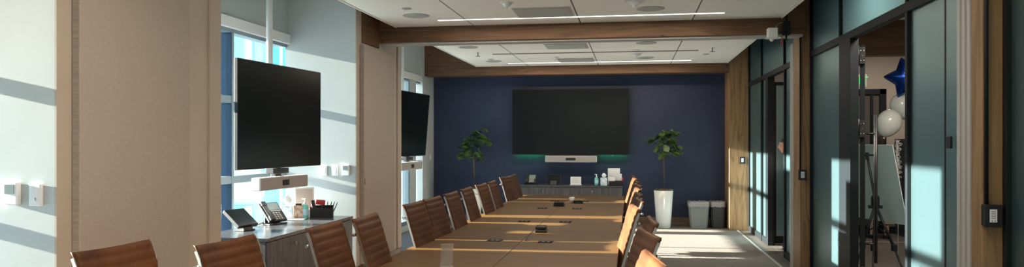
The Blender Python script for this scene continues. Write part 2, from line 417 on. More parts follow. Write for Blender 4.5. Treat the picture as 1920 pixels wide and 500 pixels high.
bm = nm(); box(bm, XG-.02, XG+.05, 11.27, 11.45, 0, 2.44, .003); box(bm, XG+.05, XG+.08, 11.30, 11.42, 0, 2.44, .003)
box(bm, XG-.025, XG+.05, 11.80, 11.86, 0, 2.44, .003)
obj('door_jamb', bm, M_black, r)
r = glass_bay(6, 4.66, 8.70, 5.78, 7.15, (7.51, 5.76), (5.755,))
bm = nm(); box(bm, XG-.025, XG+.05, 7.13, 7.29, 0, 2.44, .003); box(bm, XG-.02, XG+.05, 7.29, 7.51, 0, 2.44, .003)
obj('door_jamb', bm, M_black, r)
bm = nm(); box(bm, XG-.035, XG-.018, 4.965, 5.02, 1.46, 1.535, .004); box(bm, XG+.004, XG+.009, 5.135, 5.15, .09, 2.43)
obj('lock_plate', bm, M_blackp, r)
glass_bay(7, -3.5, 4.34, None, None, (2.9, 1.4), (1.4,))

def hinge_dots(bm, M):
    for dz in (-.045, 0, .045):
        for dx in (-.012, .012):
            t = bmesh.new(); bmesh.ops.create_uvsphere(t, u_segments=8, v_segments=6, radius=.0045)
            merge(bm, t, M @ T(dx if dz else 0, 0, dz))
def door_leaf(n, loc, ang, w, handle, label):
    """leaf hinged at loc, extending along direction ang (0 = +Y, positive towards +X)"""
    r = sroot('door_%d' % n, label); r.location = loc; r.rotation_euler = (0, 0, -ang)
    h = 2.38
    bm = nm()
    box(bm, -.02, .02, 0, .045, .02, h, .003); box(bm, -.02, .02, w-.045, w, .02, h, .003)
    box(bm, -.02, .02, 0, w, .02, .12, .003); box(bm, -.02, .02, 0, w, h-.05, h, .003)
    obj('door_frame', bm, M_black, r)
    bm = nm(); box(bm, -.005, .005, .04, w-.04, .11, h-.04); obj('frosted_pane', bm, M_frost, r)
    for z in (.30, 1.62, 2.28):
        hg = nm(); box(hg, -.024, .024, -.022, .0, z-.075, z+.075, .003); cyl(hg, (-.03, -.012, z-.09), (-.03, -.012, z+.09), .007)
        ho = obj('hinge', hg, M_blackp, r)
        sb = nm(); hinge_dots(sb, T(0, -.023, z)); plabel(obj('hinge_screws', sb, M_alu, ho), 'bright screw heads')
    if handle:
        z0, z1 = handle
        bm = nm(); tube(bm, [(.115, w*.62, z0), (.115, w*.62, z1)], .0145, 12)
        for z in (z0+.18, z1-.18): cyl(bm, (.02, w*.62, z), (.115, w*.62, z), .009)
        ho = obj('pull_handle', bm, M_blackp, r)
        bm = nm(); tube(bm, [(.101, w*.62, z0), (.101, w*.62, z1)], .005, 8); plabel(obj('handle_edge', bm, M_alu, ho), 'bright steel edge')
door_leaf(1, (2.065, 7.18, 0), math.atan2(.27, .96)+.012, .80, (.34, 1.76), 'black framed glass door folded open beside the easel')
door_leaf(2, (2.05, 11.44, 0), R(84), .95, None, 'black framed frosted glass door standing open by the far column')

# ------------------------------------------------------------------ lobby beyond the glass
bm = nm(); box(bm, 2.05, 4.6, 13.1, 13.3, 0, 3.2); box(bm, 4.6, 7.2, 13.1, 13.3, 0, 3.2); struct(obj('wall_lobby', bm, M_beige), 'beige lobby wall')
bm = nm(); box(bm, 7.0, 7.2, -3.6, 13.3, 0, 3.2); struct(obj('wall_right', bm, M_beige))
bm = nm(); box(bm, 2.03, 7.2, -3.6, 13.3, 3.12, 3.2); struct(obj('ceiling', bm, M_ceilroof), 'lobby ceiling')
bm = nm(); box(bm, 2.06, 6.99, 10.6, 10.85, 2.66, 3.12, .004); struct(obj('trim_14', bm, M_beam), 'wooden beam across the lobby ceiling')
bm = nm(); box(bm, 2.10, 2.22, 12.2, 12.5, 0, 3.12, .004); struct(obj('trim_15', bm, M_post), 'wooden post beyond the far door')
bm = nm(); box(bm, 2.06, 6.99, 13.07, 13.098, 0, .12, .003); struct(obj('baseboard_lobby', bm, M_black))
rd = sroot('door_3', 'dark framed glass door in the lobby wall')
bm = nm(); box(bm, 3.18, 3.25, 13.03, 13.097, 0, 2.37, .003); box(bm, 4.02, 4.12, 13.03, 13.097, 0, 2.37, .003); box(bm, 3.18, 4.12, 13.03, 13.097, 2.28, 2.37, .003); box(bm, 3.88, 3.92, 13.04, 13.09, 0, 2.3)
obj('door_frame', bm, M_black, rd)
bm = nm(); box(bm, 3.25, 4.02, 13.075, 13.09, 0, 2.28); obj('door_glass', bm, mat('dim_glass', (.11, .10, .09), .15), rd)

# ================================================================== TABLE
tb = thing('conference_table', 'long walnut veneer conference table running to the navy wall', 'table', (-.835, 6.0, 0))
X0, X1, YA, YB = -1.58+.835, -.09+.835, 1.1-6, 10.64-6
ysplit = [YA, 5.02-6, 6.30-6, 7.75-6, 9.18-6, YB]
bm = nm()
for a, b_ in zip(ysplit, ysplit[1:]):
    box(bm, X0, -.0012, a+.001, b_-.001, .705, .74, .0015, seg=1); box(bm, .0012, X1, a+.001, b_-.001, .705, .74, .0015, seg=1)
obj('tabletop', bm, M_table, tb)
bm = nm(); box(bm, X0+.004, X1-.004, YA+.004, YB-.004, .700, .7045); plabel(obj('edge_band', bm, M_tabledge, tb), 'dark underside board')
for yy in (-3.8, -.9, 1.2, 3.4):
    bm = nm(); box(bm, -.24, .24, yy-.45, yy+.45, 0, .70, .004); plabel(obj('leg_panel', bm, M_tabledge, tb), 'dark pedestal base under the tabletop')
for x, y in [(-1.044, 5.689), (-.646, 5.659), (-1.012, 7.07), (-.62, 7.084), (-1.011, 8.528), (-.612, 8.522), (-.974, 9.60), (-.602, 9.611), (-1.044, 4.25), (-.646, 4.25)]:
    bm = nm(); a, q = x+.835, y-6
    box(bm, a-.055, a+.055, q-.06, q+.06, .740, .743, .001)
    pm = plabel(obj('power_module', bm, M_module, tb), 'flush black power module')
    bm = nm()
    for k in (-.028, .010): box(bm, a+k, a+k+.02, q-.035, q+.035, .743, .7436)
    obj('socket_cover', bm, M_blackp, pm)

def hub(x, y, w, d, h, rz, label):
    t_ = thing('conference_hub', label, 'conference device', (x, y, .74), rz)
    bm = nm(); box(bm, -w/2, w/2, -d/2, d/2, .002, h*.45, .006); obj('hub_body', bm, M_blackp, t_)
    bm = nm(); box(bm, -w/2+.004, w/2-.004, -d/2+.02, d/2-.004, h*.5, h, .008); obj('hub_lid', bm, M_blackp, t_)
    bm = nm(); box(bm, -w/2+.012, w/2-.012, -d/2+.03, d/2-.03, h, h+.001); plabel(obj('hub_screen', bm, M_screen2, t_), 'glossy dark screen')
    return t_
h1 = hub(-.755, 6.28, .10, .15, .052, .05, 'black conferencing hub with a cable, on the middle of the table')
bm = nm(); tube(bm, [(-.05, -.01, .012), (-.075, -.08, .003), (-.08, -.3, .003), (-.08, -.6, .003)], .0022, 6); obj('cable', bm, M_blackp, h1)
hub(-.851, 8.87, .13, .12, .045, 0, 'low black conferencing hub farther along the table')
hub(-.653, 9.30, .12, .10, .035, .1, 'small black hub beside the white cup')
cp = nm(); lathe(cp, [(.028, 0), (.036, .07), (.034, .07), (.026, .008)], 20); cpo = obj('cup', cp, M_whitepl, None, (-.735, 9.34, .741)); tag(cpo, 'white cup on the far part of the table', 'cup')
# acrylic sign holder
sg = thing('sign_holder', 'clear acrylic sign stand at the near table edge', 'sign stand', (-1.115, 4.43, .741), .55)
bm = nm(); box(bm, -.04, .04, -.002, .002, 0, .145, M=Matrix.Rotation(R(10), 4, 'X')); obj('acrylic_sheet', bm, M_acryl, sg)
bm = nm(); box(bm, -.04, .04, -.04, .02, 0, .003); obj('base_foot', bm, M_acryl, sg)
bm = nm(); box(bm, -.032, .032, -.0035, -.0025, .02, .125, M=Matrix.Rotation(R(10), 4, 'X')); obj('paper_insert', bm, M_acryl, sg)

# ================================================================== CHAIRS
def side_profile():
    """leather shell path in (x, z): from top of back down and forward to the seat front"""
    P = [(-.385, 1.050), (-.372, 1.035), (-.352, .99), (-.325, .90), (-.295, .80), (-.262, .69), (-.235, .60), (-.222, .55), (-.20, .505), (-.16, .475), (-.08, .462), (.04, .46), (.15, .463), (.21, .455), (.235, .43)]
    out = []
    for i in range(len(P)-1):
        a, b_ = Vector(P[i]), Vector(P[i+1]); n = max(1, int((b_-a).length/.0085))
        for k in range(n): out.append(a.lerp(b_, k/n))
    out.append(Vector(P[-1])); return out
def shell(path, w, thick, rib=.05, groove=.006, s0=.0):
    bm = nm(); n = len(path); ss = [0]
    for a, b_ in zip(path, path[1:]): ss.append(ss[-1]+(b_-a).length)
    tot = ss[-1]; front, back = [], []
    cols = [-.5, -.47, -.44, -.3, -.1, .1, .3, .44, .47, .5]
    for i, p in enumerate(path):
        d = (path[min(i+1, n-1)]-path[max(i-1, 0)]).normalized(); nr = Vector((-d.y, d.x))   # rear->front normal
        if nr.x < 0 and i < n*.5: pass
        nr = Vector((-d.y, d.x)); 
        ph = ((ss[i]+s0) % rib)/rib; dip = groove*math.exp(-((min(ph, 1-ph))/.13)**2)
        endf = min(1, min(ss[i], tot-ss[i])/.018); th = thick*math.sqrt(max(0.02, endf*(2-endf)))
        fr, bk = [], []
        for c in cols:
            e_ = 1-abs(c)*2; ed = min(1, e_/.10); th2 = th*(.25+.75*math.sqrt(ed*(2-ed)))
            curve = .012*(1-(2*c)**2)*(1 if ss[i] < .5 else .3)
            q = p - nr*curve
            ft = q + nr*(th2/2 - dip*ed); bk_ = q - nr*(th2/2)
            fr.append(bm.verts.new((ft.x, c*w, ft.y))); bk.append(bm.verts.new((bk_.x, c*w, bk_.y)))
        front.append(fr); back.append(bk)
    m = len(cols)
    def F(*v):
        q = bm.faces.new(v); q.smooth = True
    for i in range(n-1):
        for j in range(m-1):
            F(front[i][j], front[i][j+1], front[i+1][j+1], front[i+1][j]); F(back[i][j+1], back[i][j], back[i+1][j], back[i+1][j+1])
        F(back[i][0], front[i][0], front[i+1][0], back[i+1][0]); F(front[i][m-1], back[i][m-1], back[i+1][m-1], front[i+1][m-1])
    for j in range(m-1):
        F(front[0][j+1], front[0][j], back[0][j], back[0][j+1]); F(front[-1][j], front[-1][j+1], back[-1][j+1], back[-1][j])
    return bm
def make_chair():
    t_ = thing('conference_chair', 'x', 'chair')
    path = side_profile(); W_ = .44
    cut = next(i for i, p in enumerate(path) if p.y < .52)
    head = next(i for i, p in enumerate(path) if p.y < .985)
    obj('backrest', shell(path[:cut+1], W_, .026, .048, .0044, .0), M_leather, t_)
    obj('seat', shell(path[cut:], W_, .034, .05, .005), M_leather, t_)
    for s in (-1, 1):
        bm = nm(); y = s*(W_/2+.004)
        pts = [p for k, p in enumerate(path[3:]) if k % 4 == 0]
        t2 = bmesh.new(); A = []
        for i, p in enumerate(pts):
            d = (pts[min(i+1, len(pts)-1)]-pts[max(i-1, 0)]).normalized(); nr = Vector((-d.y, d.x))
            a, b_ = p-nr*.010, p+nr*.004
            A.append([t2.verts.new((a.x, y-.003, a.y)), t2.verts.new((b_.x, y-.003, b_.y)), t2.verts.new((b_.x, y+.003, b_.y)), t2.verts.new((a.x, y+.003, a.y))])
        for u, w_ in zip(A, A[1:]):
            for k in range(4): t2.faces.new((u[k], u[(k+1) % 4], w_[(k+1) % 4], w_[k]))
        t2.faces.new(A[0]); t2.faces.new(A[-1][::-1]); merge(bm, t2)
        plabel(obj('side_frame', bm, M_alu, t_), 'aluminium side rail')
        bm = nm(); tube(bm, [(-.235, s*.245, .60), (-.20, s*.285, .655), (-.05, s*.285, .665), (.04, s*.282, .655), (.06, s*.27, .60), (.04, s*.25, .47)], .011, 8)
        obj('armrest', bm, M_alu, t_)
    for x, z in ((-.365, .955), (-.21, .475), (.12, .44)):
        bm = nm(); tube(bm, [(x-.004, -.235, z), (x-.012, 0, z-.004), (x-.004, .235, z)], .009, 8)
        plabel(obj('cross_rail', bm, M_alu, t_), 'aluminium cross rail')
    bm = nm(); box(bm, -.11, .11, -.08, .08, .405, .445, .01); lathe(bm, [(.028, .10), (.028, .25), (.018, .26), (.018, .41)], 16); obj('gas_column', bm, M_blackp, t_)
    for k in range(5):
        a = 2*PI*k/5+.3; bm = nm(); c_, s_ = math.cos(a), math.sin(a)
        tube(bm, [(.02*c_, .02*s_, .105), (.15*c_, .15*s_, .095), (.30*c_, .30*s_, .072)], [.024, .018, .012], 8)
        lg = obj('base_leg', bm, M_alu, t_)
        bm = nm()
        for q in (-.012, .012):
            cx, cy = .30*c_-s_*q, .30*s_+c_*q; cyl(bm, (cx-s_*.008, cy+c_*.008, .030), (cx+s_*.008, cy-c_*.008, .030), .029, n=14)
        obj('caster', bm, M_blackp, lg)
    return t_
chair0 = make_chair(); used = [False]
def put_chair(near, far, label, group, side, dx=0):
    """near / far: world XY of the two upper corners of the backrest"""
    n_, f_ = Vector(near), Vector(far); mid = (n_+f_)/2; d = (f_-n_).normalized()
    # chair local +y must run along d (left side of table) or -d (right side)
    ang = math.atan2(d.y, d.x)-PI/2 if side < 0 else math.atan2(-d.y, -d.x)-PI/2
    off = Vector((.385, 0)); off.rotate(Matrix.Rotation(ang, 2)) if False else None
    ox, oy = .385*math.cos(ang), .385*math.sin(ang)
    loc = (mid.x+ox+dx, mid.y+oy, 0)
    if not used[0]:
        used[0] = True; chair0.location = loc; chair0.rotation_euler = (0, 0, ang); chair0['label'] = label; chair0['group'] = group; return chair0
    return dup(chair0, loc, ang, label, group)
GL = 'leather chairs along the window side of the table'
GR = 'leather chairs along the glass side of the table'
Lc = [((-2.264, 2.735), (-2.222, 3.16), 'ribbed brown leather chair nearest on the left, before the large fabric panel'),
      ((-1.885, 3.00), (-1.842, 3.43), 'ribbed brown leather chair second from the left, in front of the desk phones'),
      ((-1.690, 3.68), (-1.680, 4.14), 'ribbed brown leather chair before the grey credenza doors'),
      ((-1.622, 4.17), (-1.632, 4.62), 'ribbed brown leather chair before the far end of the grey credenza'),
      ((-1.640, 5.21), (-1.620, 5.63), 'ribbed brown leather chair right of the second fabric panel, edge sunlit'),
      ((-1.632, 5.70), (-1.605, 6.12), 'ribbed brown leather chair under the second hanging screen, tucked close behind another'),
      ((-1.620, 6.32), (-1.608, 6.75), 'ribbed brown leather chair standing alone before the left end of the navy wall'),
      ((-1.626, 6.98), (-1.616, 7.42), 'ribbed brown leather chair directly left of the half hidden white planter'),
      ((-1.624, 7.67), (-1.602, 8.14), 'ribbed brown leather chair directly right of the half hidden white planter'),
      ((-1.612, 8.27), (-1.607, 8.72), 'narrow looking leather chair behind the one right of the planter'),
      ((-1.680, 9.45), (-1.610, 9.89), 'tallest looking leather chair near the far end, its edge sunlit'),
      ((-1.630, 9.98), (-1.625, 10.41), 'last leather chair on the window side beside the far credenza')]
for a, b_, l in Lc: put_chair(a, b_, l, GL, -1)
Rc = [((.13, 2.76), (.06, 3.20), 'leather chair back at the bottom edge, nearest on the glass side'),
      ((.145, 3.57), (.045, 4.04), 'ribbed leather chair turned to show its back cushion beside the table corner'),
      ((.15, 4.22), (.11, 4.66), 'leather chair peeking out behind the turned chair on the glass side'),
      ((.065, 5.08), (.010, 5.51), 'leather chair on the glass side with its front glowing orange in the sun'),
      ((.095, 5.76), (.05, 6.18), 'leather chair just beyond the orange glowing one'),
      ((.10, 6.45), (.045, 6.90), 'leather chair midway along the glass side'),
      ((.09, 7.15), (.05, 7.60), 'leather chair just past the middle of the glass side'),
      ((.12, 7.85), (.05, 8.30), 'leather chair fourth from the far end of the glass side'),
      ((.09, 8.55), (.05, 9.00), 'leather chair third from the far end of the glass side'),
      ((.09, 9.2), (.03, 9.65), 'leather chair second from the far end of the glass side'),
      ((.05, 9.85), (.02, 10.30), 'farthest leather chair on the glass side, topmost in the photo')]
for a, b_, l in Rc: put_chair(a, b_, l, GR, 1)

# ================================================================== SCREENS
def tv(name_label, corner_near, corner_far, zc, h, tilt, pole_top, bar=True, polelabel=None):
    n_, f_ = Vector(corner_near), Vector(corner_far); mid = (n_+f_)/2; d = (f_-n_); w = d.length
    ang = math.atan2(d.y, d.x)-PI/2     # local +y along d, local +x = facing
    t_ = thing('hanging_screen', name_label, 'screen', (mid.x, mid.y, zc), ang)
    Mt = Matrix.Rotation(tilt, 4, 'Y')
    bm = nm(); box(bm, -.035, 0, -w/2, w/2, -h/2, h/2, .004, M=Mt); obj('screen_body', bm, M_blackp, t_)
    bm = nm(); box(bm, 0.0002, .0015, -w/2+.008, w/2-.008, -h/2+.014, h/2-.008, M=Mt); plabel(obj('screen_panel', bm, M_screen, t_), 'switched off display')
    bm = nm(); box(bm, -.08, -.036, -.22, .22, -.2, .2, .004, M=Mt); box(bm, -.10, -.05, -.05, .05, -.62, .3, .004)
    box(bm, -.10, -.02, -.13, .13, -h/2-.055, -h/2-.005, .004); obj('mounting_bracket', bm, M_darkgrey, t_)
    bm = nm(); lathe(bm, [(.028, -.2), (.028, pole_top-zc)], 20, T(-.13, -.02, 0)); box(bm, -.16, -.08, -.06, .02, -.12, .12, .004); plabel(obj('ceiling_pole', bm, M_whitepl, t_), 'white ceiling pole')
    if bar:
        bl = .80; z = -h/2-.135
        bm = nm(); box(bm, -.07, .022, -bl/2, bl/2, z-.057, z+.057, .012, seg=3); bo = plabel(obj('camera_bar', bm, M_whitepl, t_), 'white video bar')
        bm = nm(); box(bm, .022, .026, -bl/2+.01, bl/2-.01, z-.052, z+.052, .001); plabel(obj('speaker_cloth', bm, M_greypl, bo), 'grey cloth front')
        bm = nm(); box(bm, .026, .030, -.055, .055, z-.026, z+.026, .0019); plabel(obj('lens_window', bm, M_blackp, bo), 'black lens window')
        for q in (-.025, .022):
            bm = nm(); lathe(bm, [(.014, 0), (.011, .003)], 16, T(.030, q, z) @ Matrix.Rotation(PI/2, 4, 'Y')); obj('lens', bm, M_darkgrey, bo)
    return t_
tv('large switched off screen hanging on a white pole over the near credenza', (-3.208, 5.725), (-3.08, 7.10), 1.732, .93, 0, 3.4)
tv('second hanging screen, half hidden behind the far wall section', (-3.20, 9.72), (-3.09, 11.12), 1.755, .93, R(4.5), 3.4)

# large wall screen
ws_ = thing('wall_screen', 'very large black screen mounted on the navy wall', 'screen', (-1.108, 13.70, 1.868), 0)
bm = nm(); box(bm, -1.07, 1.07, -.09, -.05, -.602, .602, .005); obj('screen_body', bm, M_blackp, ws_)
bm = nm(); box(bm, -1.06, 1.06, -.0925, -.0905, -.588, .592); plabel(obj('screen_panel', bm, M_screen, ws_), 'switched off display')
bm = nm(); box(bm, -.5, .5, -.049, .029, -.3, .3, .004); obj('wall_bracket', bm, M_darkgrey, ws_)
for a, b_ in ((-1.02, -.50), (.52, 1.0)):
    bm = nm(); box(bm, a, b_, -.035, -.022, -.585, -.572); plabel(obj('led_strip', bm, M_led, ws_), 'green glowing light strip')
bm = nm(); lathe(bm, [(.006, 0), (.006, .003)], 10, T(.77, -.092, -.612) @ Matrix.Rotation(PI/2, 4, 'X')); plabel(obj('status_light', bm, M_whitepl, ws_), 'tiny white light')
sb = thing('video_bar', 'long grey video bar under the wall screen', 'video bar', (-1.09, 13.69, 1.19), 0)
bm = nm(); box(bm, -.47, .47, -.11, -.02, -.06, .06, .012, seg=3); box(bm, -.3, .3, -.02, .035, -.04, .03); obj('bar_body', bm, M_whitepl, sb)
bm = nm(); box(bm, -.46, .46, -.114, -.110, -.052, .052, .001); plabel(obj('speaker_cloth', bm, M_greypl, sb), 'grey cloth front')
bm = nm(); box(bm, -.09, .085, -.119, -.114, -.022, .022, .002); lw = obj('lens_window', bm, M_blackp, sb)
for q in (-.05, 0, .05):
    bm = nm(); lathe(bm, [(.012, 0), (.009, .003)], 12, T(q, 0, 0) @ T(0, -.119, 0) @ Matrix.Rotation(PI/2, 4, 'X')); obj('lens', bm, M_darkgrey, sb)

# ================================================================== CREDENZAS
def credenza(label, loc, rz, w, d, h, ndoor, keys):
    """local: width along x, front towards -y"""
    t_ = thing('credenza', label, 'credenza', loc, rz)
    bm = nm(); box(bm, 0, w, .012, d, .06, h-.03, .002); box(bm, .03, w-.03, .05, d-.02, 0, .06); obj('cabinet_body', bm, M_laminate, t_)
    bm = nm(); box(bm, -.004, w+.004, -.012, d+.005, h-.028, h, .002); obj('worktop', bm, M_lamtop, t_)
    dw = (w-.01)/ndoor
    for k in range(ndoor):
        bm = nm(); box(bm, .005+k*dw+.0015, .005+(k+1)*dw-.0015, -.008, .0115, .075, h-.034, .0015); dr = obj('cabinet_door', bm, M_laminate, t_)
        if k in keys:
            bm = nm(); kx = .005+(k+keys[k])*dw
            lathe(bm, [(.013, 0), (.013, .006)], 16, T(kx, -.008, h-.10) @ Matrix.Rotation(PI/2, 4, 'X'))
            cyl(bm, (kx, -.012, h-.10), (kx, -.03, h-.10), .004); lathe(bm, [(.013, -.002), (.013, .002)], 14, T(kx, -.035, h-.105) @ Matrix.Rotation(PI/2, 4, 'Y')); box(bm, kx-.002, kx+.002, -.038, -.032, h-.15, h-.105)
            plabel(obj('lock_and_key', bm, M_alu, dr), 'bright lock with key')
    return t_
credenza('low grey wood credenza against the navy wall', (-1.985, 13.24, 0), 0, 1.83, .455, .73, 4, {0: .93, 2: .85})
credenza('grey wood credenza in the window bay under the near hanging screen', (-2.877, 5.58, 0), PI/2, 1.84, .62, .73, 2, {0: .55})

# things on the far credenza --------------------------------------------------
ZC = .7302
def desk_phone(label, loc, rz, s=1):
    t_ = thing('desk_phone', label, 'phone', loc, rz)      # local: front towards -y, width along x
    A = Matrix.Rotation(R(48), 4, 'X')
    bm = nm(); box(bm, -.10*s, .10*s, -.07*s, .075*s, 0, .012, .004); box(bm, -.085*s, .085*s, .0, .018, .01, .11*s, .004); obj('stand', bm, M_darkgrey, t_)
    M_ = T(0, -.055*s, .018) @ A
    bm = nm(); box(bm, -.10*s, .10*s, 0, .20*s, 0, .028, .008, M=M_, seg=3); bd = obj('phone_body', bm, M_blackp, t_)
    bm = nm(); box(bm, -.035*s, .085*s, .115*s, .19*s, .0283, .030, M=M_); plabel(obj('phone_screen', bm, M_lcd, bd), 'grey display')
    bm = nm()
    for i in range(3):
        for j in range(4): box(bm, (-.022+i*.03)*s, (-.002+i*.03)*s, (.015+j*.02)*s, (.028+j*.02)*s, .0283, .032, M=M_)
    box(bm, -.03*s, .08*s, .098*s, .108*s, .0283, .033, M=M_)
    plabel(obj('keypad', bm, M_alusat, bd), 'pale keys')
    bm = nm(); box(bm, -.095*s, -.050*s, .005*s, .195*s, .032, .05, .008, M=M_, seg=3); box(bm, -.097*s, -.048*s, .0, .045*s, .026, .056, .008, M=M_); box(bm, -.097*s, -.048*s, .155*s, .20*s, .026, .056, .008, M=M_)
    obj('handset', bm, M_blackp, t_)
    bm = nm(); tube(bm, [(-.07*s, .03*s, .02), (-.14*s, .02*s, .01), (-.16*s, .09*s, .006), (-.05*s, .12*s, .006)], .004, 6); obj('cord', bm, M_blackp, t_)
    return t_
desk_phone('black desk phone on the far credenza by the navy wall', (-1.80, 13.42, ZC), -.05, .95)
def tablet(label, loc, rz, w, h, tilt):
    t_ = thing('touch_controller', label, 'touch panel', loc, rz)
    bm = nm(); box(bm, -.07, .07, -.055, .06, 0, .010, .004); prism(bm, [(-.045, 0), (.05, 0), (.02, .075), (-.01, .075)], -.055, .055, T(0, 0, .008) @ Matrix.Rotation(PI/2, 4, 'Z') @ Matrix.Rotation(PI/2, 4, 'X')); obj('stand', bm, M_darkgrey, t_)
    M_ = T(0, 0, .075) @ Matrix.Rotation(tilt, 4, 'X')
    bm = nm(); box(bm, -w/2, w/2, -.012, .022, -h*.25, h*.75, .005, M=M_, seg=3); ob = obj('tablet_body', bm, M_blackp, t_)
    bm = nm(); box(bm, -w/2+.01, w/2-.01, -.0132, -.0121, -h*.25+.01, h*.75-.01, M=M_); plabel(obj('touch_screen', bm, M_screen, ob), 'glossy black glass')
    return t_
tablet('black touch panel on a stand, on the far credenza', (-1.385, 13.42, ZC), 0, .255, .15, R(-8))
cs = thing('desk_sign', 'small white standing sign in the middle of the far credenza', 'sign', (-.985, 13.38, ZC), 0)
bm = nm(); box(bm, -.095, .095, -.004, .002, .012, .15, .001, M=Matrix.Rotation(R(-10), 4, 'X')); obj('card', bm, M_paper, cs)
bm = nm(); box(bm, -.105, .105, -.03, .05, 0, .012, .002); obj('card_holder', bm, M_whitepl, cs)
bm = nm()
for k in range(5): box(bm, -.07, .07-.02*(k % 2), -.0052, -.0046, .04+k*.02, .044+k*.02, M=Matrix.Rotation(R(-10), 4, 'X'))
plabel(obj('printed_lines', bm, M_greypl, cs), 'faint grey print')
def sanitizer(label, loc, s=1, m=None):
    t_ = thing('sanitizer_bottle', label, 'bottle', loc)
    bm = nm(); lathe(bm, [(.030*s, 0), (.034*s, .006), (.034*s, .11*s), (.026*s, .128*s), (.012*s, .136*s)], 20); obj('bottle_body', bm, m or M_mint, t_)
    bm = nm(); lathe(bm, [(.013*s, .136*s), (.013*s, .155*s), (.006*s, .157*s), (.006*s, .18*s)], 14); box(bm, -.03*s, .010*s, -.007*s, .007*s, .178*s, .190*s, .003); obj('pump', bm, M_whitepl, t_)
    bm = nm(); lathe(bm, [(.0345*s, .03*s), (.0345*s, .09*s)], 20, cap=False); plabel(obj('bottle_label', bm, mat('pale_label', (.45, .70, .80), .5), t_), 'pale blue label')
sanitizer('green hand sanitizer bottle on the far credenza', (-.615, 13.36, ZC), 1.05)
def tissue(label, loc, rz, w, h, tuft, m=None):
    t_ = thing('tissue_box', label, 'tissue box', loc, rz)
    bm = nm(); box(bm, -w/2, w/2, -w/2, w/2, 0, h, .002); obj('carton', bm, m or M_tissue, t_)
    bm = nm()
    n = 14; rings = []
    for k in range(5):
        z = h+tuft*k/4; rr = [.012, .028, .036, .030, .012][k]*w/.11
        rings.append([bm.verts.new((rr*math.cos(2*PI*i/n)*(1+.3*math.sin(i*2.1+k)), rr*.6*math.sin(2*PI*i/n)*(1+.3*math.cos(i*1.7+k)), z+.006*math.sin(i*3))) for i in range(n)])
    for a, b_ in zip(rings, rings[1:]):
        for i in range(n): bm.faces.new((a[i], a[(i+1) % n], b_[(i+1) % n], b_[i])).smooth = True
    plabel(obj('tissue', bm, M_paper, t_), 'white tissue sticking up'); return t_
tissue('blue tissue box with its tissue up, on the far credenza', (-.485, 13.37, ZC), 0, .115, .135, .085)
def organiser(label, loc, rz, w, d, h, papers, pens):
    t_ = thing('desk_organiser', label, 'desk organiser', loc, rz)
    th = .004; bm = nm()
    box(bm, -w/2, w/2, -d/2, d/2, 0, th)
    box(bm, -w/2, w/2, -d/2, -d/2+th, 0, h*.8); box(bm, -w/2, w/2, d/2-th, d/2, 0, h)
    for x in (-w/2, w/2-th, 0): box(bm, x, x+th, -d/2, d/2, 0, h*.9)
    box(bm, -w/2, w/2, -th/2, th/2, 0, h*.85)
    obj('organiser_tray', bm, M_blackp, t_)
    return t_
org = organiser('black desk organiser filled with papers, right end of the far credenza', (-.275, 13.40, ZC), 0, .24, .16, .10, 1, 0)
def paper(label, loc, rx, rz, w, h, m=None, name='paper_stack', th=.006):
    bm = nm(); box(bm, -w/2, w/2, -th/2, th/2, 0, h, .0005, M=Matrix.Rotation(rx, 4, 'X')); o = obj(name, bm, m or M_paper, None, loc, (0, 0, rz)); tag(o, label, 'paper'); return o
paper('tall white paper stack standing in the organiser on the far credenza', (-.31, 13.47, ZC+.006), -.03, 0, .215, .295, th=.012)
paper('short white card block standing at the front of the far organiser', (-.345, 13.345, ZC+.03), .02, .0, .115, .125, th=.02)
paper('mid height white card leaning in the far organiser', (-.25, 13.44, ZC+.006), -.03, 0, .16, .20, th=.01)
o = nm(); lathe(o, [(.014, 0), (.014, .12), (.008, .14)], 12); mk = obj('marker_pen', o, M_red, None, (-.185, 13.36, ZC+.006), (0, .25, 0)); tag(mk, 'red marker in the organiser on the far credenza', 'pen')

# things on the near credenza --------------------------------------------------
t1 = tablet('black touch panel on a dark stand, leftmost on the near credenza', (-3.33, 6.06, ZC), R(76), .235, .215, R(-52))
for ch in t1.children: pass
desk_phone('black and silver desk phone on the near credenza', (-3.33, 6.58, ZC), R(70), 1.1)
bm = nm(); box(bm, -.15, .15, -.11, .11, 0, .006, .001); pp = obj('paper_sheet', bm, M_paper, None, (-3.37, 7.03, ZC), (0, 0, .25)); tag(pp, 'white sheet lying under the tissue box on the near credenza', 'paper')
tissue('pale patterned tissue box with its tissue up, on the near credenza', (-3.42, 7.06, ZC+.007), .35, .105, .125, .10)
bm = nm(); box(bm, -.045, .045, -.05, .05, 0, .125, .002); bx = thing('kraft_box', 'small brown patterned box between tissue box and sanitizer', 'box', (-3.325, 7.12, ZC+.007), .35); obj('carton', bm, M_brownbox, bx)
bm = nm(); box(bm, -.03, .03, -.03, .03, .1251, .142, .004); plabel(obj('lid', bm, M_blackp, bx), 'black cap')
sanitizer('green gel pump bottle on the near credenza', (-3.262, 7.13, ZC), 1.05)
bm = nm(); box(bm, -.045, .045, -.03, .03, 0, .085, .004); wh = obj('card_holder', bm, M_whitepl, None, (-3.235, 7.235, ZC), (0, 0, .2)); tag(wh, 'small white card holder beside the black organiser', 'card holder')
cs2 = thing('desk_sign', 'upright framed sign with beige back on the near credenza', 'sign', (-3.36, 7.33, ZC), R(28))
bm = nm(); box(bm, -.10, .10, -.006, .006, .015, .30, .002, M=Matrix.Rotation(R(-8), 4, 'X')); obj('sign_frame', bm, M_whitepl, cs2)
bm = nm(); box(bm, -.085, .085, -.0085, -.0062, .03, .285, M=Matrix.Rotation(R(-8), 4, 'X')); plabel(obj('sign_face', bm, M_beige, cs2), 'beige sign face')
bm = nm(); box(bm, -.08, .08, -.03, .05, 0, .012, .002); obj('sign_foot', bm, M_whitepl, cs2)
organiser('black desk organiser with pens on the near credenza', (-3.15, 7.29, ZC), .35, .23, .15, .115, 0, 1)
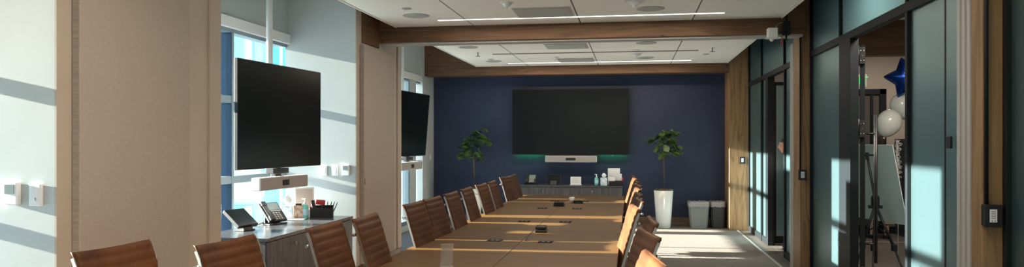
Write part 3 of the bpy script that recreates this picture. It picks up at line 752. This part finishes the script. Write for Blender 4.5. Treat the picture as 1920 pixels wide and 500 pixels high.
for k, (x, y, a, l) in enumerate([(-3.115, 7.31, .10, 'leftmost'), (-3.098, 7.325, .22, 'second'), (-3.082, 7.335, .30, 'third'), (-3.067, 7.343, .40, 'rightmost')]):
    bm = nm(); tube(bm, [(0, 0, 0), (0, 0, .13), (0, 0, .155)], [.005, .005, .002], 8); p_ = obj('pen', bm, M_blackp, None, (x, y, ZC+.007), (-.1, a, 0)); tag(p_, 'dark pen standing in the near organiser, %s of four' % l, 'pen', 'pens in the near organiser')
bm = nm(); box(bm, -.05, .05, -.02, .02, 0, .05, .01); er = obj('board_eraser', bm, M_red, None, (-3.19, 7.335, ZC+.122), (.2, .1, .4)); tag(er, 'dark red eraser in the near organiser', 'eraser')
bm = nm(); lathe(bm, [(.012, 0), (.012, .12), (.007, .135)], 12); mp_ = obj('marker_pen', bm, M_pink, None, (-3.225, 7.265, ZC+.008), (0, -.15, 0)); tag(mp_, 'pink marker at the left of the near organiser', 'pen')
bm = nm(); box(bm, -.018, .018, -.012, .012, 0, .17, .004); rc = obj('remote_control', bm, M_blackp, None, (-3.195, 7.24, ZC+.008), (-.1, -.2, .3)); tag(rc, 'black remote standing in the near organiser', 'remote control')

# ================================================================== PLANTS AND BINS
def leaf_mesh(bm, M_, L, Wd):
    rows = [(0, .08), (.15, .42), (.35, .74), (.6, 1.0), (.8, .92), (.94, .5), (1, .05)]
    t2 = bmesh.new(); rr = []
    for u, w_ in rows:
        z = -.18*L*u*u
        rr.append([t2.verts.new((L*u, k*Wd/2*w_, z + abs(k)*.10*Wd + .012*math.sin(u*9)*abs(k))) for k in (-1, -.5, 0, .5, 1)])
    for a, b_ in zip(rr, rr[1:]):
        for i in range(4): t2.faces.new((a[i], a[i+1], b_[i+1], b_[i])).smooth = True
    merge(bm, t2, M_)
def plant(label, loc, leaves, pot_h, rt, rb, trunk_top, seed):
    rnd = random.Random(seed)
    t_ = thing('potted_fiddle_leaf_fig', label, 'plant', loc)
    bm = nm(); lathe(bm, [(rb-.01, 0), (rb, .006), (rt, pot_h), (rt-.014, pot_h), (rt-.02, pot_h-.05), (.01, pot_h-.05)], 40); obj('planter', bm, M_pot, t_)
    bm = nm(); lathe(bm, [(rt-.021, pot_h-.045), (rt-.03, pot_h+.005), (rt*.5, pot_h+.02), (.01, pot_h+.025)], 20)
    for k in range(26):
        a = rnd.uniform(0, 6.28); q = rt*rnd.uniform(.3, .92); sphere(bm, (q*math.cos(a), q*math.sin(a), pot_h+.008), rnd.uniform(.015, .03), 1, 1, .7, 8)
    obj('soil', bm, M_soil, t_)
    bm = nm(); pts = [(0, 0, pot_h-.02), (.012, .0, pot_h+.25), (-.006, 0, trunk_top-.25), (.0, 0, trunk_top)]
    tube(bm, pts, [.013, .011, .010, .007], 8); obj('trunk', bm, M_bark, t_)
    for (dx, dz, L) in leaves:
        a = rnd.uniform(0, 2*PI); dy = rnd.uniform(-.14, .14)
        org_ = Vector((dx*.35, dy*.4, dz-.06)); tip = Vector((dx, dy, dz)); dirv = (tip-org_)
        if dirv.length < .02: dirv = Vector((math.cos(a), math.sin(a), -.4))
        yawl = math.atan2(dirv.y, dirv.x)+rnd.uniform(-.5, .5); pit = rnd.uniform(-.35, .9)
        bm = nm(); leaf_mesh(bm, Matrix.Translation(tip) @ Matrix.Rotation(yawl, 4, 'Z') @ Matrix.Rotation(pit, 4, 'Y') @ Matrix.Rotation(rnd.uniform(-.8, .8), 4, 'X') @ T(-L*.35, 0, 0), L, L*.68)
        start = tip-Vector((math.cos(yawl)*math.cos(pit), math.sin(yawl)*math.cos(pit), -math.sin(pit)))*L*.35
        tube(bm, [(0, 0, max(trunk_top-.35, min(trunk_top-.02, start.z-.05))), start], .0035, 5)
        o_ = obj('leaf', bm, M_leaf, t_, fix=False)
    return t_
rn = random.Random(5)
lv = []
def blob(cx, cz, rx, rz, n, L=(.13, .19)):
    for _ in range(n):
        a = rn.uniform(0, 6.28); q = math.sqrt(rn.random()); lv.append((cx+rx*q*math.cos(a), cz+rz*q*math.sin(a), rn.uniform(*L)))
lv = []; blob(.0, 1.50, .17, .15, 22); blob(.10, 1.36, .15, .12, 14); blob(-.17, 1.56, .08, .04, 4, (.17, .21)); blob(.10, 1.64, .10, .06, 6); blob(.02, 1.25, .1, .08, 5)
plant('fiddle leaf fig in a tall white planter beside the bins', (.555, 13.34, 0), lv, .655, .168, .122, 1.55, 3)
lv = []; blob(-.05, 1.38, .18, .17, 24); blob(.02, 1.22, .09, .09, 9); blob(.05, 1.60, .12, .08, 6, (.16, .22)); blob(.14, 1.50, .12, .07, 6, (.16, .22)); blob(.13, 1.70, .04, .05, 3, (.18, .22)); blob(-.18, 1.28, .07, .08, 5)
plant('fiddle leaf fig behind the left row of chairs', (-2.84, 13.32, 0), lv, .655, .168, .122, 1.50, 9)

def bin_(label, loc, w, d, h, m, grp=None):
    t_ = thing('waste_bin', label, 'bin', loc)
    def ring(s, z): return [(-w/2*s, -d/2*s, z), (w/2*s, -d/2*s, z), (w/2*s, d/2*s, z), (-w/2*s, d/2*s, z)]
    bm = nm(); t2 = bmesh.new()
    L_ = [ring(.82, 0), ring(1, h), ring(.975, h), ring(.80, .01)]
    V = [[t2.verts.new(p) for p in r_] for r_ in L_]
    for a, b_ in zip(V, V[1:]):
        for i in range(4): t2.faces.new((a[i], a[(i+1) % 4], b_[(i+1) % 4], b_[i]))
    t2.faces.new(V[0][::-1]); t2.faces.new(V[-1])
    bmesh.ops.bevel(t2, geom=[e_ for e_ in t2.edges if abs(e_.verts[0].co.z-e_.verts[1].co.z) > .1], offset=.025, segments=3, affect='EDGES')
    merge(bm, t2); obj('bin_body', bm, m, t_)
    bm = nm(); n = 48; rg = []
    for (s, z, am) in ((1.025, h-.075, .006), (1.035, h-.03, .003), (1.035, h+.012, .003), (.98, h+.016, .006), (.93, h-.06, .004)):
        row = []
        for i in range(n):
            a = 2*PI*i/n; c_, s_ = math.cos(a), math.sin(a); k = 1/max(abs(c_), abs(s_)); k = min(k, 1.28)
            row.append(bm.verts.new((w/2*s*c_*k, d/2*s*s_*k, z+am*math.sin(i*1.9+z*40)+am*.6*math.sin(i*.8))))
        rg.append(row)
    for a, b_ in zip(rg, rg[1:]):
        for i in range(n): bm.faces.new((a[i], a[(i+1) % n], b_[(i+1) % n], b_[i])).smooth = True
    plabel(obj('bin_liner', bm, M_bag, t_), 'crumpled translucent liner over the rim')
    return t_
bin_('light grey waste bin beside the white planter', (1.155, 13.42, 0), .35, .27, .45, mat('grey_bin_plastic', (.20, .21, .21), .5))
bin_('dark charcoal waste bin next to the wooden column', (1.487, 13.48, 0), .25, .27, .45, mat('charcoal_bin_plastic', (.035, .037, .04), .45))

# ================================================================== WALL CONTROLS
def wall_device(name, label, cat, origin, face, w, h, dpt, body, extra):
    """face: 'y' device on a wall facing -y"""
    t_ = thing(name, label, cat, origin)
    bm = nm(); box(bm, -w/2, w/2, -dpt, 0, -h/2, h/2, min(.006, dpt*.3), seg=2); bo = obj('housing', bm, body, t_)
    for nme, (a, b_, c_, d_), m, l in extra:
        bm = nm(); box(bm, a, b_, -dpt-.003, -dpt+.0005, c_, d_, .001); q = obj(nme, bm, m, t_); 
        if l: q['label'] = l
    return t_
TH = [('display', (-.030, .026, .0, .048), M_lcd, 'grey display')]
SW = [('rocker', (-.015, .015, -.035, .035), M_paper, None), ('buttons', (.004, .010, -.028, -.012), M_greypl, None)]
wall_device('thermostat', 'white thermostat on the near left wall', 'thermostat', (-3.196, 3.4565, 1.231), 'y', .082, .118, .032, M_whitepl, TH)
wall_device('light_switch', 'white light switch right of the near thermostat', 'switch', (-3.059, 3.4565, 1.225), 'y', .070, .115, .022, M_whitepl, SW)
wall_device('light_switch', 'white light switch right of the near hanging screen, left of two', 'switch', (-3.312, 7.7365, 1.189), 'y', .070, .115, .018, M_whitepl, SW)
wall_device('light_switch', 'white light switch between its twin and the thermostat', 'switch', (-3.193, 7.7365, 1.189), 'y', .070, .115, .018, M_whitepl, SW)
wall_device('thermostat', 'white thermostat on the window bay wall', 'thermostat', (-3.063, 7.7365, 1.195), 'y', .082, .118, .03, M_whitepl, TH)
sw = wall_device('light_switch', 'white light switch on the white wall left of the navy wall', 'switch', (0, 0, 0), 'y', .070, .115, .022, M_whitepl, SW)
sw.location = (-3.699, 13.45, 1.22); sw.rotation_euler = (0, 0, PI/2)
BX = [('switch_plate', (-.019, .019, -.035, .035), M_whitepl, 'white key strip')] + [('button_label', (-.012, .012, -.026+.012*k, -.022+.012*k), M_greypl, None) for k in range(5)]
def ctl(label, x, y, z, w, h, d):
    t_ = thing('wall_control', label, 'switch box', (x, y-.0005, z))
    bm = nm(); box(bm, -w/2+.003, w/2-.003, -d+.012, 0, -h/2+.003, h/2-.003, .003); bo = obj('back_box', bm, M_black, t_)
    bm = nm(); box(bm, -w/2, w/2, -d, -d+.0115, -h/2, h/2, .003); obj('cover_plate', bm, M_blackp, t_)
    bm = nm(); box(bm, -.018, .018, -d-.002, -d+.0003, -.034, .034, .0008); kp = plabel(obj('key_strip', bm, M_whitepl, t_), 'white key strip')
    bm = nm()
    for k in range(5): box(bm, -.011, .011, -d-.0026, -d-.0019, -.014+.009*k, -.011+.009*k)
    for a in (-.009, .005): box(bm, a, a+.005, -d-.0026, -d-.0019, -.030, -.024)
    obj('key_marks', bm, M_screen2, kp)
    if d > .03:
        bm = nm(); cyl(bm, (-.018, -.012, h/2-.001), (-.018, -.012, 3.39-z), .010, n=12); plabel(obj('conduit', bm, M_black, t_), 'black conduit rising to the ceiling')
    return t_
ctl('black switch box with white keys on the nearest wooden column', 1.885, 4.34, 1.5-134*3.96/1400-.01, .085, .118, .05)
ctl('black switch box on the middle wooden column', 1.868, 8.70, 1.5-64*8.35/1400+.02, .085, .115, .05)
ctl('black switch plate on the sunlit column beside the navy wall', 1.855, 13.1, 1.5-34*12.65/1400, .09, .115, .014)

# ================================================================== CEILING FITTINGS
ZT = 2.8455
def ceil_light(label, x0, x1, y, w=.036):
    t_ = thing('linear_ceiling_light', label, 'ceiling light', ((x0+x1)/2, y, ZT))
    L = (x1-x0)/2
    bm = nm(); box(bm, -L-.012, L+.012, -w/2-.006, w/2+.006, -.003, 0, .001); obj('light_trim', bm, M_whitepl, t_)
    bm = nm(); box(bm, -L, L, -w/2, w/2, -.006, -.0032); plabel(obj('diffuser', bm, M_lamp, t_), 'glowing white diffuser')
ceil_light('long glowing strip light in the near ceiling', -2.11, .955, 8.02)
ceil_light('long glowing strip light in the far ceiling', -2.08, .97, 12.59)
ceil_light('short glowing strip just behind the beam', -1.21, -.60, 10.10, .03)
def vent(label, x, y):
    t_ = thing('ceiling_vent', label, 'vent', (x, y, ZT))
    bm = nm(); box(bm, -.295, .295, -.28, .28, -.006, 0, .001); obj('vent_frame', bm, M_grille, t_)
    bm = nm(); box(bm, -.27, .27, -.255, .255, -.012, -.0062, .001); plabel(obj('vent_plate', bm, M_grille, t_), 'grey perforated plate')
vent('grey square vent in the near ceiling', -.90, 7.70); vent('grey square vent just beyond the beam', -.90, 10.46); vent('grey square vent in the far ceiling', -.90, 12.28)
def round_(name, label, cat, x, y, r, m, dome=0):
    t_ = thing(name, label, cat, (x, y, ZT))
    bm = nm(); lathe(bm, [(r, 0), (r, -.004), (r-.012, -.007)], 32); obj('rim', bm, m, t_)
    bm = nm()
    if dome: lathe(bm, [(r*.72, -.0072), (r*.7, -.02), (r*.5, -.035), (r*.22, -.04), (r*.2, -.06), (.002, -.062)], 24)
    else: lathe(bm, [(r-.014, -.0072), (r-.016, -.0085)], 32)
    obj('dome' if dome else 'grille', bm, M_whitepl if dome else m, t_)
    return t_
SPK = [(-2.265, 7.69, 'left round grey speaker in the near ceiling'), (.19, 7.66, 'right round grey speaker in the near ceiling'), (-2.29, 10.37, 'left round grey speaker just beyond the beam'), (.20, 10.3, 'right round grey speaker just beyond the beam'), (-2.27, 12.23, 'left round grey speaker over the far end'), (.218, 12.1, 'right round grey speaker over the far end')]
for x, y, l in SPK: round_('ceiling_speaker', l, 'speaker', x, y, .14, M_grille)
round_('smoke_detector', 'white smoke detector left of the near vent', 'smoke detector', -1.19, 7.12, .065, M_whitepl, 1)
round_('dome_camera', 'white ceiling dome in the near ceiling', 'dome camera', .03, 7.22, .10, M_whitepl, 1)
round_('dome_camera', 'white ceiling dome in the far ceiling', 'dome camera', .07, 11.55, .10, M_whitepl, 1)
round_('smoke_detector', 'white smoke detector in the far ceiling', 'smoke detector', -1.19, 11.8, .06, M_whitepl, 1)
round_('junction_disc', 'small white disc on the far ceiling before the dome', 'ceiling disc', .07, 11.08, .06, M_whitepl)
for x, y, l in ((-2.24, 7.27, 'near left'), (-2.26, 11.95, 'far left'), (1.13, 11.75, 'far right')): round_('ceiling_sensor', 'small flat disc sensor, %s ceiling' % l, 'sensor', x, y, .05, M_grille)
for x, y, l in ((-2.28, 11.0, 'left'), (1.14, 10.97, 'right')):
    t_ = thing('sprinkler', 'small hanging sprinkler at the %s of the far ceiling' % l, 'sprinkler', (x, y, ZT))
    bm = nm(); lathe(bm, [(.03, 0), (.03, -.004)], 16); obj('escutcheon', bm, M_whitepl, t_)
    bm = nm(); cyl(bm, (0, 0, -.004), (0, 0, -.055), .006); lathe(bm, [(.035, -.055), (.038, -.058)], 16); obj('sprinkler_head', bm, M_darkgrey, t_)
# sensor box and bracket at the beam end
t_ = thing('motion_sensor', 'white sensor box hanging under the right end of the beam', 'sensor', (1.50, 8.40, 2.672))
bm = nm(); box(bm, -.052, .052, -.05, .05, -.05, .055, .008); obj('housing', bm, M_whitepl, t_)
bm = nm(); prism(bm, [(-.085, -.05), (.085, -.05), (.06, .03), (-.06, .03)], -.062, -.05); obj('flange', bm, M_whitepl, t_)
bm = nm(); sphere(bm, (-.01, -.02, -.07), .022); obj('lens', bm, M_paper, t_)
bm = nm(); tube(bm, [(.03, 0, .055), (.06, 0, .10), (.13, 0, .12)], .004, 6); obj('wire', bm, M_greypl, t_)
t_ = thing('conduit_box', 'black junction box with vertical pipe at the beam end', 'junction box', (1.645, 8.40, 2.70))
bm = nm(); box(bm, -.035, .035, -.03, .054, -.05, .10, .004); obj('box', bm, M_black, t_)
bm = nm(); cyl(bm, (0, -.0, .1), (0, -.0, .69), .009); cyl(bm, (0, 0, -.11), (0, 0, -.05), .010); obj('pipe', bm, M_black, t_)
bm = nm(); sphere(bm, (-.05, -.0, -.155), .008); cyl(bm, (-.05, 0, -.15), (-.05, 0, -.06), .008); plabel(obj('indicator', bm, M_red, t_), 'small red indicator')

# ================================================================== LOBBY OBJECTS
# easel with board
def easel():
    o = Vector((2.578, 8.51, 0))
    t_ = thing('easel', 'black tripod easel holding the foam board beyond the open door', 'easel', o)
    hub_ = Vector((0, 0, .87)); top = Vector((-.084, -.01, 1.36))
    bm = nm(); tube(bm, [hub_-Vector((0, 0, .08)), hub_, top], [.015, .015, .012], 8); m_ = obj('mast', bm, M_black, t_)
    bm = nm(); cyl(bm, top+Vector((-.05, 0, 0)), top+Vector((.06, -.02, 0)), .010); box(bm, -.014, .014, -.02, .02, -.05, .03, .003, T(*top)); obj('top_clamp', bm, M_black, m_)
    bm = nm(); lathe(bm, [(.034, .81), (.042, .83), (.042, .91), (.030, .93)], 16); box(bm, -.07, .07, -.018, .018, .79, .825, .004); obj('hub', bm, M_black, t_)
    for fx, fy in ((.225, -.37), (-.155, -.42), (-.24, -.02)):
        foot = Vector((fx, fy, .014)); mid = hub_.lerp(foot, .55); bm = nm()
        tube(bm, [hub_-Vector((0, 0, .04)), mid], .015, 8); tube(bm, [mid, foot], .010, 8); sphere(bm, foot, .014, n=8)
        box(bm, -.026, .026, -.024, .024, -.035, .035, .006, T(*mid)); obj('leg', bm, M_black, t_)
        bm = nm(); tube(bm, [(0, 0, .60), hub_.lerp(foot, .40)], .006, 6); obj('brace', bm, M_black, t_)
    bm = nm(); tube(bm, [(-.02, 0, .62), (.10, .26, .60), (.12, .34, .604)], .008, 6); tube(bm, [(.02, 0, .62), (.22, .10, .604)], .008, 6); obj('board_ledge', bm, M_black, t_)
    return t_
easel()
# foam board leaning on the far side of the easel, corners in world space
BR, BL, TR = Vector((2.875, 8.44, .62)), Vector((2.59, 9.35, .62)), Vector((2.674, 8.28, 1.47))
TL = TR + (BL-BR)
n_ = (BL-BR).cross(TR-BR).normalized()*.008
bm = nm(); A = [bm.verts.new(p) for p in (BR, TR, TL, BL)]; B_ = [bm.verts.new(p+n_) for p in (BR, TR, TL, BL)]
for i in range(4): bm.faces.new((A[i], A[(i+1) % 4], B_[(i+1) % 4], B_[i]))
bm.faces.new(A[::-1]); bm.faces.new(B_)
tag(obj('foam_board', bm, M_foam), 'large pale board leaning on the black easel', 'board')
# balloons
def latex(label, c, r, tip):
    t_ = thing('latex_balloon', label, 'balloon', c)
    bm = nm(); pr = []
    for k in range(17):
        a = PI*k/16; z = -math.cos(a); rr = math.sin(a)
        zz = z*r*1.12 if z > 0 else z*r*1.28; rr *= r*(1 if z > 0 else (1-.16*z*z))
        pr.append((max(rr, .003), zz))
    lathe(bm, pr, 28, Matrix.Rotation(tip, 4, 'Y')); obj('balloon_body', bm, M_pearl, t_)
    bm = nm(); lathe(bm, [(.004, -r*1.28), (.014, -r*1.28-.022), (.002, -r*1.28-.02)], 10, Matrix.Rotation(tip, 4, 'Y')); obj('knot', bm, M_pearl, t_)
latex('pearl white balloon, lower left of the pair', (2.93, 9.18, 1.725), .135, .3)
latex('pearl white balloon, upper right under the blue star', (3.15, 9.43, 1.925), .130, -.3)
def star(label, loc, r, rz, roll):
    bm = nm(); n = 5; N = 60
    def rad(a):
        w = PI/5; u = a % (2*w); u = min(u, 2*w-u)     # 0 at a tip, w at a valley
        ri = .56*r; x0, y0 = r, 0.0; x1, y1 = ri*math.cos(w), ri*math.sin(w)
        den = math.sin(u)*(x1-x0)-math.cos(u)*(y1-y0)
        return min(r*.955, (x0*(y0-y1)-y0*(x0-x1))/den if abs(den) > 1e-9 else r)
    fr, bk = [], []
    ctr_f = bm.verts.new((0, -.075, 0)); ctr_b = bm.verts.new((0, .075, 0)); rim = []
    rings = {1: [], -1: []}
    for i in range(N):
        a = 2*PI*i/N; q = rad(a); rim.append(bm.verts.new((q*math.sin(a), 0, q*math.cos(a))))
        for s in (1, -1):
            cols_ = []
            for u in (.3, .6, .85): cols_.append(bm.verts.new((q*u*math.sin(a), s*.078*math.sqrt(1-u*u)*(1+.05*math.sin(i*2.7)), q*u*math.cos(a))))
            rings[s].append(cols_)
    for i in range(N):
        j = (i+1) % N
        for s, c in ((1, ctr_b), (-1, ctr_f)):
            A, B2 = rings[s][i], rings[s][j]
            fs = [(c, A[0], B2[0]), (A[0], A[1], B2[1], B2[0]), (A[1], A[2], B2[2], B2[1]), (A[2], rim[i], rim[j], B2[2])]
            for q in fs: bm.faces.new(q).smooth = True
    o = obj('foil_star_balloon', bm, M_starfoil, None, loc, (0, roll, rz)); tag(o, label, 'balloon'); return o
star('shiny blue foil star balloon above the white balloons', (3.17, 9.32, 2.25), .26, -R(14), R(-14))
rb = thing('balloon_ribbons', 'curled silver ribbons hanging from the balloons to the floor', 'ribbon', (3.02, 9.16, 0))
bm = nm(); tube(bm, [(0, 0, .05), (.005, .01, .8), (-.01, 0, 1.53)], .0035, 6); obj('straight_ribbon', bm, M_ribbon, rb)
for k in range(6):
    bm = nm(); pts = []
    for i in range(70):
        u = i/69; a = u*2*PI*(5+k)+k; q = .016+.012*math.sin(u*5+k)
        pts.append((q*math.cos(a)+.012*math.sin(k*2)+.01*math.sin(u*7+k), q*math.sin(a), 1.52-u*(.28+.06*k)))
    tube(bm, pts, .0028, 5); obj('curled_ribbon', bm, M_ribbon, rb)
bm = nm(); lathe(bm, [(.04, 0), (.05, .03), (.02, .06)], 16); obj('balloon_weight', bm, M_starfoil, rb)
# exit sign
ex = thing('exit_sign', 'green exit sign beyond the open door', 'sign', (3.42, 12.2, 2.44))
bm = nm(); box(bm, -.16, .16, .01, .03, -.10, .10, .004); cyl(bm, (0, .02, .1), (0, .02, .68), .008); obj('sign_panel', bm, mat('exit_panel', (.22, .21, .19), .5), ex)
def letters(txt, size, m, parent, loc, name):
    cu = bpy.data.curves.new(name, 'FONT'); cu.body = txt; cu.size = size; cu.extrude = .002; cu.align_x = 'CENTER'; cu.align_y = 'CENTER'
    tmp = bpy.data.objects.new('tmp_text', cu); COL.objects.link(tmp)
    me = bpy.data.meshes.new_from_object(tmp); COL.objects.unlink(tmp); bpy.data.objects.remove(tmp)
    me.materials.clear(); me.materials.append(m)
    o = bpy.data.objects.new(name, me); COL.objects.link(o); o.parent = parent; o.location = loc; o.rotation_euler = (PI/2, 0, 0); return o
letters('EXIT', .17, M_exit, ex, (0, .006, 0), 'exit_letters')
# downlight in lobby
dl = thing('downlight', 'small bright downlight in the lobby ceiling', 'ceiling light', (2.93, 9.75, 3.118))
bm = nm(); lathe(bm, [(.06, 0), (.06, -.006), (.045, -.008)], 20); obj('trim_ring', bm, M_whitepl, dl)
bm = nm(); lathe(bm, [(.03, -.009), (.02, -.016)], 16); plabel(obj('bulb', bm, mat('warm_bulb', (1, 1, 1), .5, emit=(1, .9, .7), estr=8), dl), 'glowing bulb')
# dark cabinet behind the balloons
cb = thing('storage_cabinet', 'dark grey cabinet behind the balloon ribbons', 'cabinet', (4.25, 12.6, 0))
bm = nm(); box(bm, 0, 1.0, 0, .45, 0, 1.55, .006); obj('cabinet_body', bm, M_darkgrey, cb)
for k in range(2):
    bm = nm(); box(bm, .01+k*.49, .49+k*.49, -.018, -.001, .05, 1.52, .004); d_ = obj('cabinet_door', bm, M_darkgrey, cb)
    bm = nm(); cyl(bm, (.45+k*.1, -.035, .7), (.45+k*.1, -.035, .9), .006); obj('door_handle', bm, M_alu, d_)

# ================================================================== PEOPLE
def skin_mesh(name, verts, edges, radii, m, parent, sub=2, root=0):
    me = bpy.data.meshes.new(name); me.from_pydata(verts, edges, []); me.materials.append(m)
    o = bpy.data.objects.new(name, me); COL.objects.link(o)
    sk = o.modifiers.new('skin', 'SKIN'); sk.use_smooth_shade = True
    sv = me.skin_vertices[0].data
    for i, r_ in enumerate(radii): sv[i].radius = (r_, r_) if not isinstance(r_, tuple) else r_; sv[i].use_root = (i == root)
    ss = o.modifiers.new('sub', 'SUBSURF'); ss.levels = sub; ss.render_levels = sub
    dg = bpy.context.evaluated_depsgraph_get(); dg.update()
    me2 = bpy.data.meshes.new_from_object(o.evaluated_get(dg)); 
    o.modifiers.clear(); o.data = me2
    if not me2.materials: me2.materials.append(m)
    for p in me2.polygons: p.use_smooth = True
    o.parent = parent
    return o
def person(label, loc, rz, H=1.65, lean=0., head_fwd=0., top=None, bottom=None, bare_legs=False, long_hair=False, tag_cat='person'):
    """local: facing -y. lean = forward lean in metres at the head"""
    t_ = thing('person', label, tag_cat, loc, rz); k = H/1.70
    def L(z): return -lean*max(0, (z-.95))/.75
    def P(x, y, z): return (x*k, (y+L(z))*k, z*k)
    V, E, Rr = [], [], []
    def add(p, r_, prev=None):
        V.append(P(*p)); Rr.append(r_*k)
        if prev is not None: E.append((prev, len(V)-1))
        return len(V)-1
    pel = add((0, 0, .95), .125); wst = add((0, 0, 1.08), .115, pel); ch = add((0, .01, 1.25), .135, wst); sh = add((0, .01, 1.38), .105, ch)
    nk = add((0, .0, 1.45), .055, sh); hd0 = add((0, -.005, 1.50), .058, nk)
    for s in (-1, 1):
        hp = add((s*.085, 0, .90), .10, pel); kn = add((s*.095, -.02, .50), .060, hp); cf = add((s*.097, .012, .36), .055, kn); an = add((s*.10, .02, .09), .036, cf); 
        to = add((s*.105, -.05, .035), .036, an); add((s*.11, -.14, .028), .028, to)
        s1 = add((s*.165, .01, 1.375), .058, sh); el = add((s*.215, .03, 1.10), .042, s1); wr_ = add((s*.205, -.06, .87), .028, el); pm = add((s*.20, -.075, .80), .034, wr_)
        fx = s*.20
        for i, (dy, ln) in enumerate(((-.030, .085), (-.010, .095), (.010, .09), (.028, .07))):
            b0 = add((fx, -.08+dy, .765), .010, pm); b1 = add((fx-s*.008, -.085+dy, .765-ln*.5), .009, b0); add((fx-s*.022, -.088+dy, .765-ln), .0075, b1)
        th0 = add((fx-s*.02, -.105, .80), .011, pm); add((fx-s*.03, -.125, .755), .009, th0)
    body = skin_mesh('body', V, E, Rr, M_skin, t_)
    # head joined to the body mesh
    bm = bmesh.new(); bm.from_mesh(body.data)
    hc = Vector(P(0, -.015-head_fwd, 1.60))
    t2 = bmesh.new(); bmesh.ops.create_uvsphere(t2, u_segments=28, v_segments=20, radius=.1*k)
    for w_ in t2.verts:
        x, y, z = w_.co/k
        y2 = y*1.02; x2 = x*.76; z2 = z*1.15
        if z2 < -.02: x2 *= 1-.35*min(1, (-z2-.02)/.1); y2 = y2*(1-.15*min(1, (-z2-.02)/.1))
        if y < -.06 and abs(x) < .02 and -.035 < z2 < .015: y2 -= .020*(1-abs(x)/.02)*(1-abs(z2+.015)/.04)
        if y < -.06 and .01 < z2 < .03 and .015 < abs(x) < .05: y2 += .006
        if y < -.05 and abs(z2+.055) < .012 and abs(x) < .03: y2 -= .004
        w_.co = Vector((x2, y2, z2))*k
    for q in t2.faces: q.smooth = True
    merge(bm, t2, Matrix.Translation(hc))
    for s in (-1, 1): sphere(bm, hc+Vector((s*.078, .005, -.01))*k, .026*k, .35, .7, 1.1, 10)
    cyl(bm, Vector(P(0, .0, 1.44)), hc+Vector((0, .02, -.05)), .052*k, .050*k, 14)
    bm.to_mesh(body.data); bm.free()
    for p in body.data.polygons: p.use_smooth = True
    bm = nm()
    for s in (-1, 1): sphere(bm, hc+Vector((s*.030, -.088, .012))*k, .009*k, 1, .6, .6, 8)
    obj('eyes', bm, M_blackp, t_)
    # hair
    bm = nm(); t2 = bmesh.new(); bmesh.ops.create_uvsphere(t2, u_segments=24, v_segments=18, radius=.112*k)
    for w_ in t2.verts:
        x, y, z = w_.co/k
        x2 = x*.82; z2 = z*1.16+.008; y2 = y*1.04+.006
        if y < -.02 and z2 < .055: y2 = max(y2, -.045)
        if z2 < -.03 and y > -.03: z2 *= (2.1 if long_hair else .9)
        w_.co = Vector((x2, y2, z2))*k
    for q in t2.faces: q.smooth = True
    merge(bm, t2, Matrix.Translation(hc)); obj('hair', bm, M_hair, t_)
    # clothes
    def sub_skin(name, idx, rad, m):
        vv = [P(*p) for p in idx[0]]; return skin_mesh(name, vv, idx[1], [r_*k for r_ in rad], m, t_)
    sub_skin('top', ([(0, 0, 1.0), (0, 0, 1.10), (0, .01, 1.25), (0, .01, 1.38), (0, .01, 1.425), (-.165, .01, 1.375), (-.215, .03, 1.12), (.165, .01, 1.375), (.215, .03, 1.12)], [(0, 1), (1, 2), (2, 3), (3, 4), (3, 5), (5, 6), (3, 7), (7, 8)]), [.145, .132, .150, .118, .06, .070, .054, .070, .054], top)
    if bare_legs:
        sub_skin('skirt', ([(0, 0, 1.04), (0, 0, .92), (0, 0, .70), (0, 0, .50)], [(0, 1), (1, 2), (2, 3)]), [.13, .165, .185, .20], bottom)
    else:
        sub_skin('trousers', ([(0, 0, 1.0), (0, 0, .93), (-.088, 0, .85), (-.096, -.02, .50), (-.10, .02, .10), (.088, 0, .85), (.096, -.02, .50), (.10, .02, .10)], [(0, 1), (1, 2), (2, 3), (3, 4), (1, 5), (5, 6), (6, 7)]), [.135, .14, .115, .078, .062, .115, .078, .062], bottom)
    bm = nm()
    for s in (-1, 1):
        q = P(s*.105, -.06, 0); sphere(bm, (q[0], q[1], .045*k), .048*k, .85, 2.4, .75, 14); box(bm, q[0]-.042*k, q[0]+.042*k, q[1]-.115*k, q[1]+.105*k, 0, .018*k, .004)
    obj('shoes', bm, M_blackp if not bare_legs else M_dress, t_)
    return t_
person('person in a pale shirt, face just visible beside the far open glass door', (2.235, 10.80, 0), R(-90), H=1.53, lean=.10, head_fwd=.04, top=M_shirtw, bottom=M_jean)
person('person in black with dark hair, standing behind the board on the easel', (3.80, 12.35, 0), R(170), H=1.66, top=M_dress, bottom=M_dress, bare_legs=True, long_hair=True)

# ================================================================== OUTSIDE
bm = nm(); box(bm, -120, -4.3, -60, 90, -6.2, -6.0); struct(obj('ground', bm, M_ground), 'pale ground outside')
def building(label, x0, x1, y0, y1, z1, floors, m):
    t_ = thing('building', label, 'building', ((x0+x1)/2, (y0+y1)/2, -6))
    w, d, h = (x1-x0)/2, (y1-y0)/2, z1+6
    bm = nm(); box(bm, -w, w, -d, d, 0, h, .05)
    for k in range(1, floors+1): box(bm, -w-.15, w+.15, -d-.15, d+.15, h*k/floors-.25, h*k/floors)
    obj('facade', bm, m, t_)
    nbay = max(2, int(2*w/3))
    for k in range(floors):
        z0 = h*k/floors+.7; zt = h*(k+1)/floors-.6
        bm = nm(); box(bm, -w+.4, w-.4, -d-.08, -d+.02, z0, zt); box(bm, w-.02, w+.08, -d+.4, d-.4, z0, zt)
        plabel(obj('window_band', bm, M_mintglass, t_), 'mint green glazing')
        bm = nm()
        for q in range(nbay+1):
            xx = -w+.4+(2*w-.8)*q/nbay; box(bm, xx-.08, xx+.08, -d-.14, -d-.02, z0, zt)
        obj('facade_mullion', bm, m, t_)
building('pale building with mint green glazing seen through the near window', -22, -12, 23, 36, 6.0, 4, M_brick)
building('pale low building farther outside the window', -44, -26, 40, 60, 3.5, 3, M_brick)
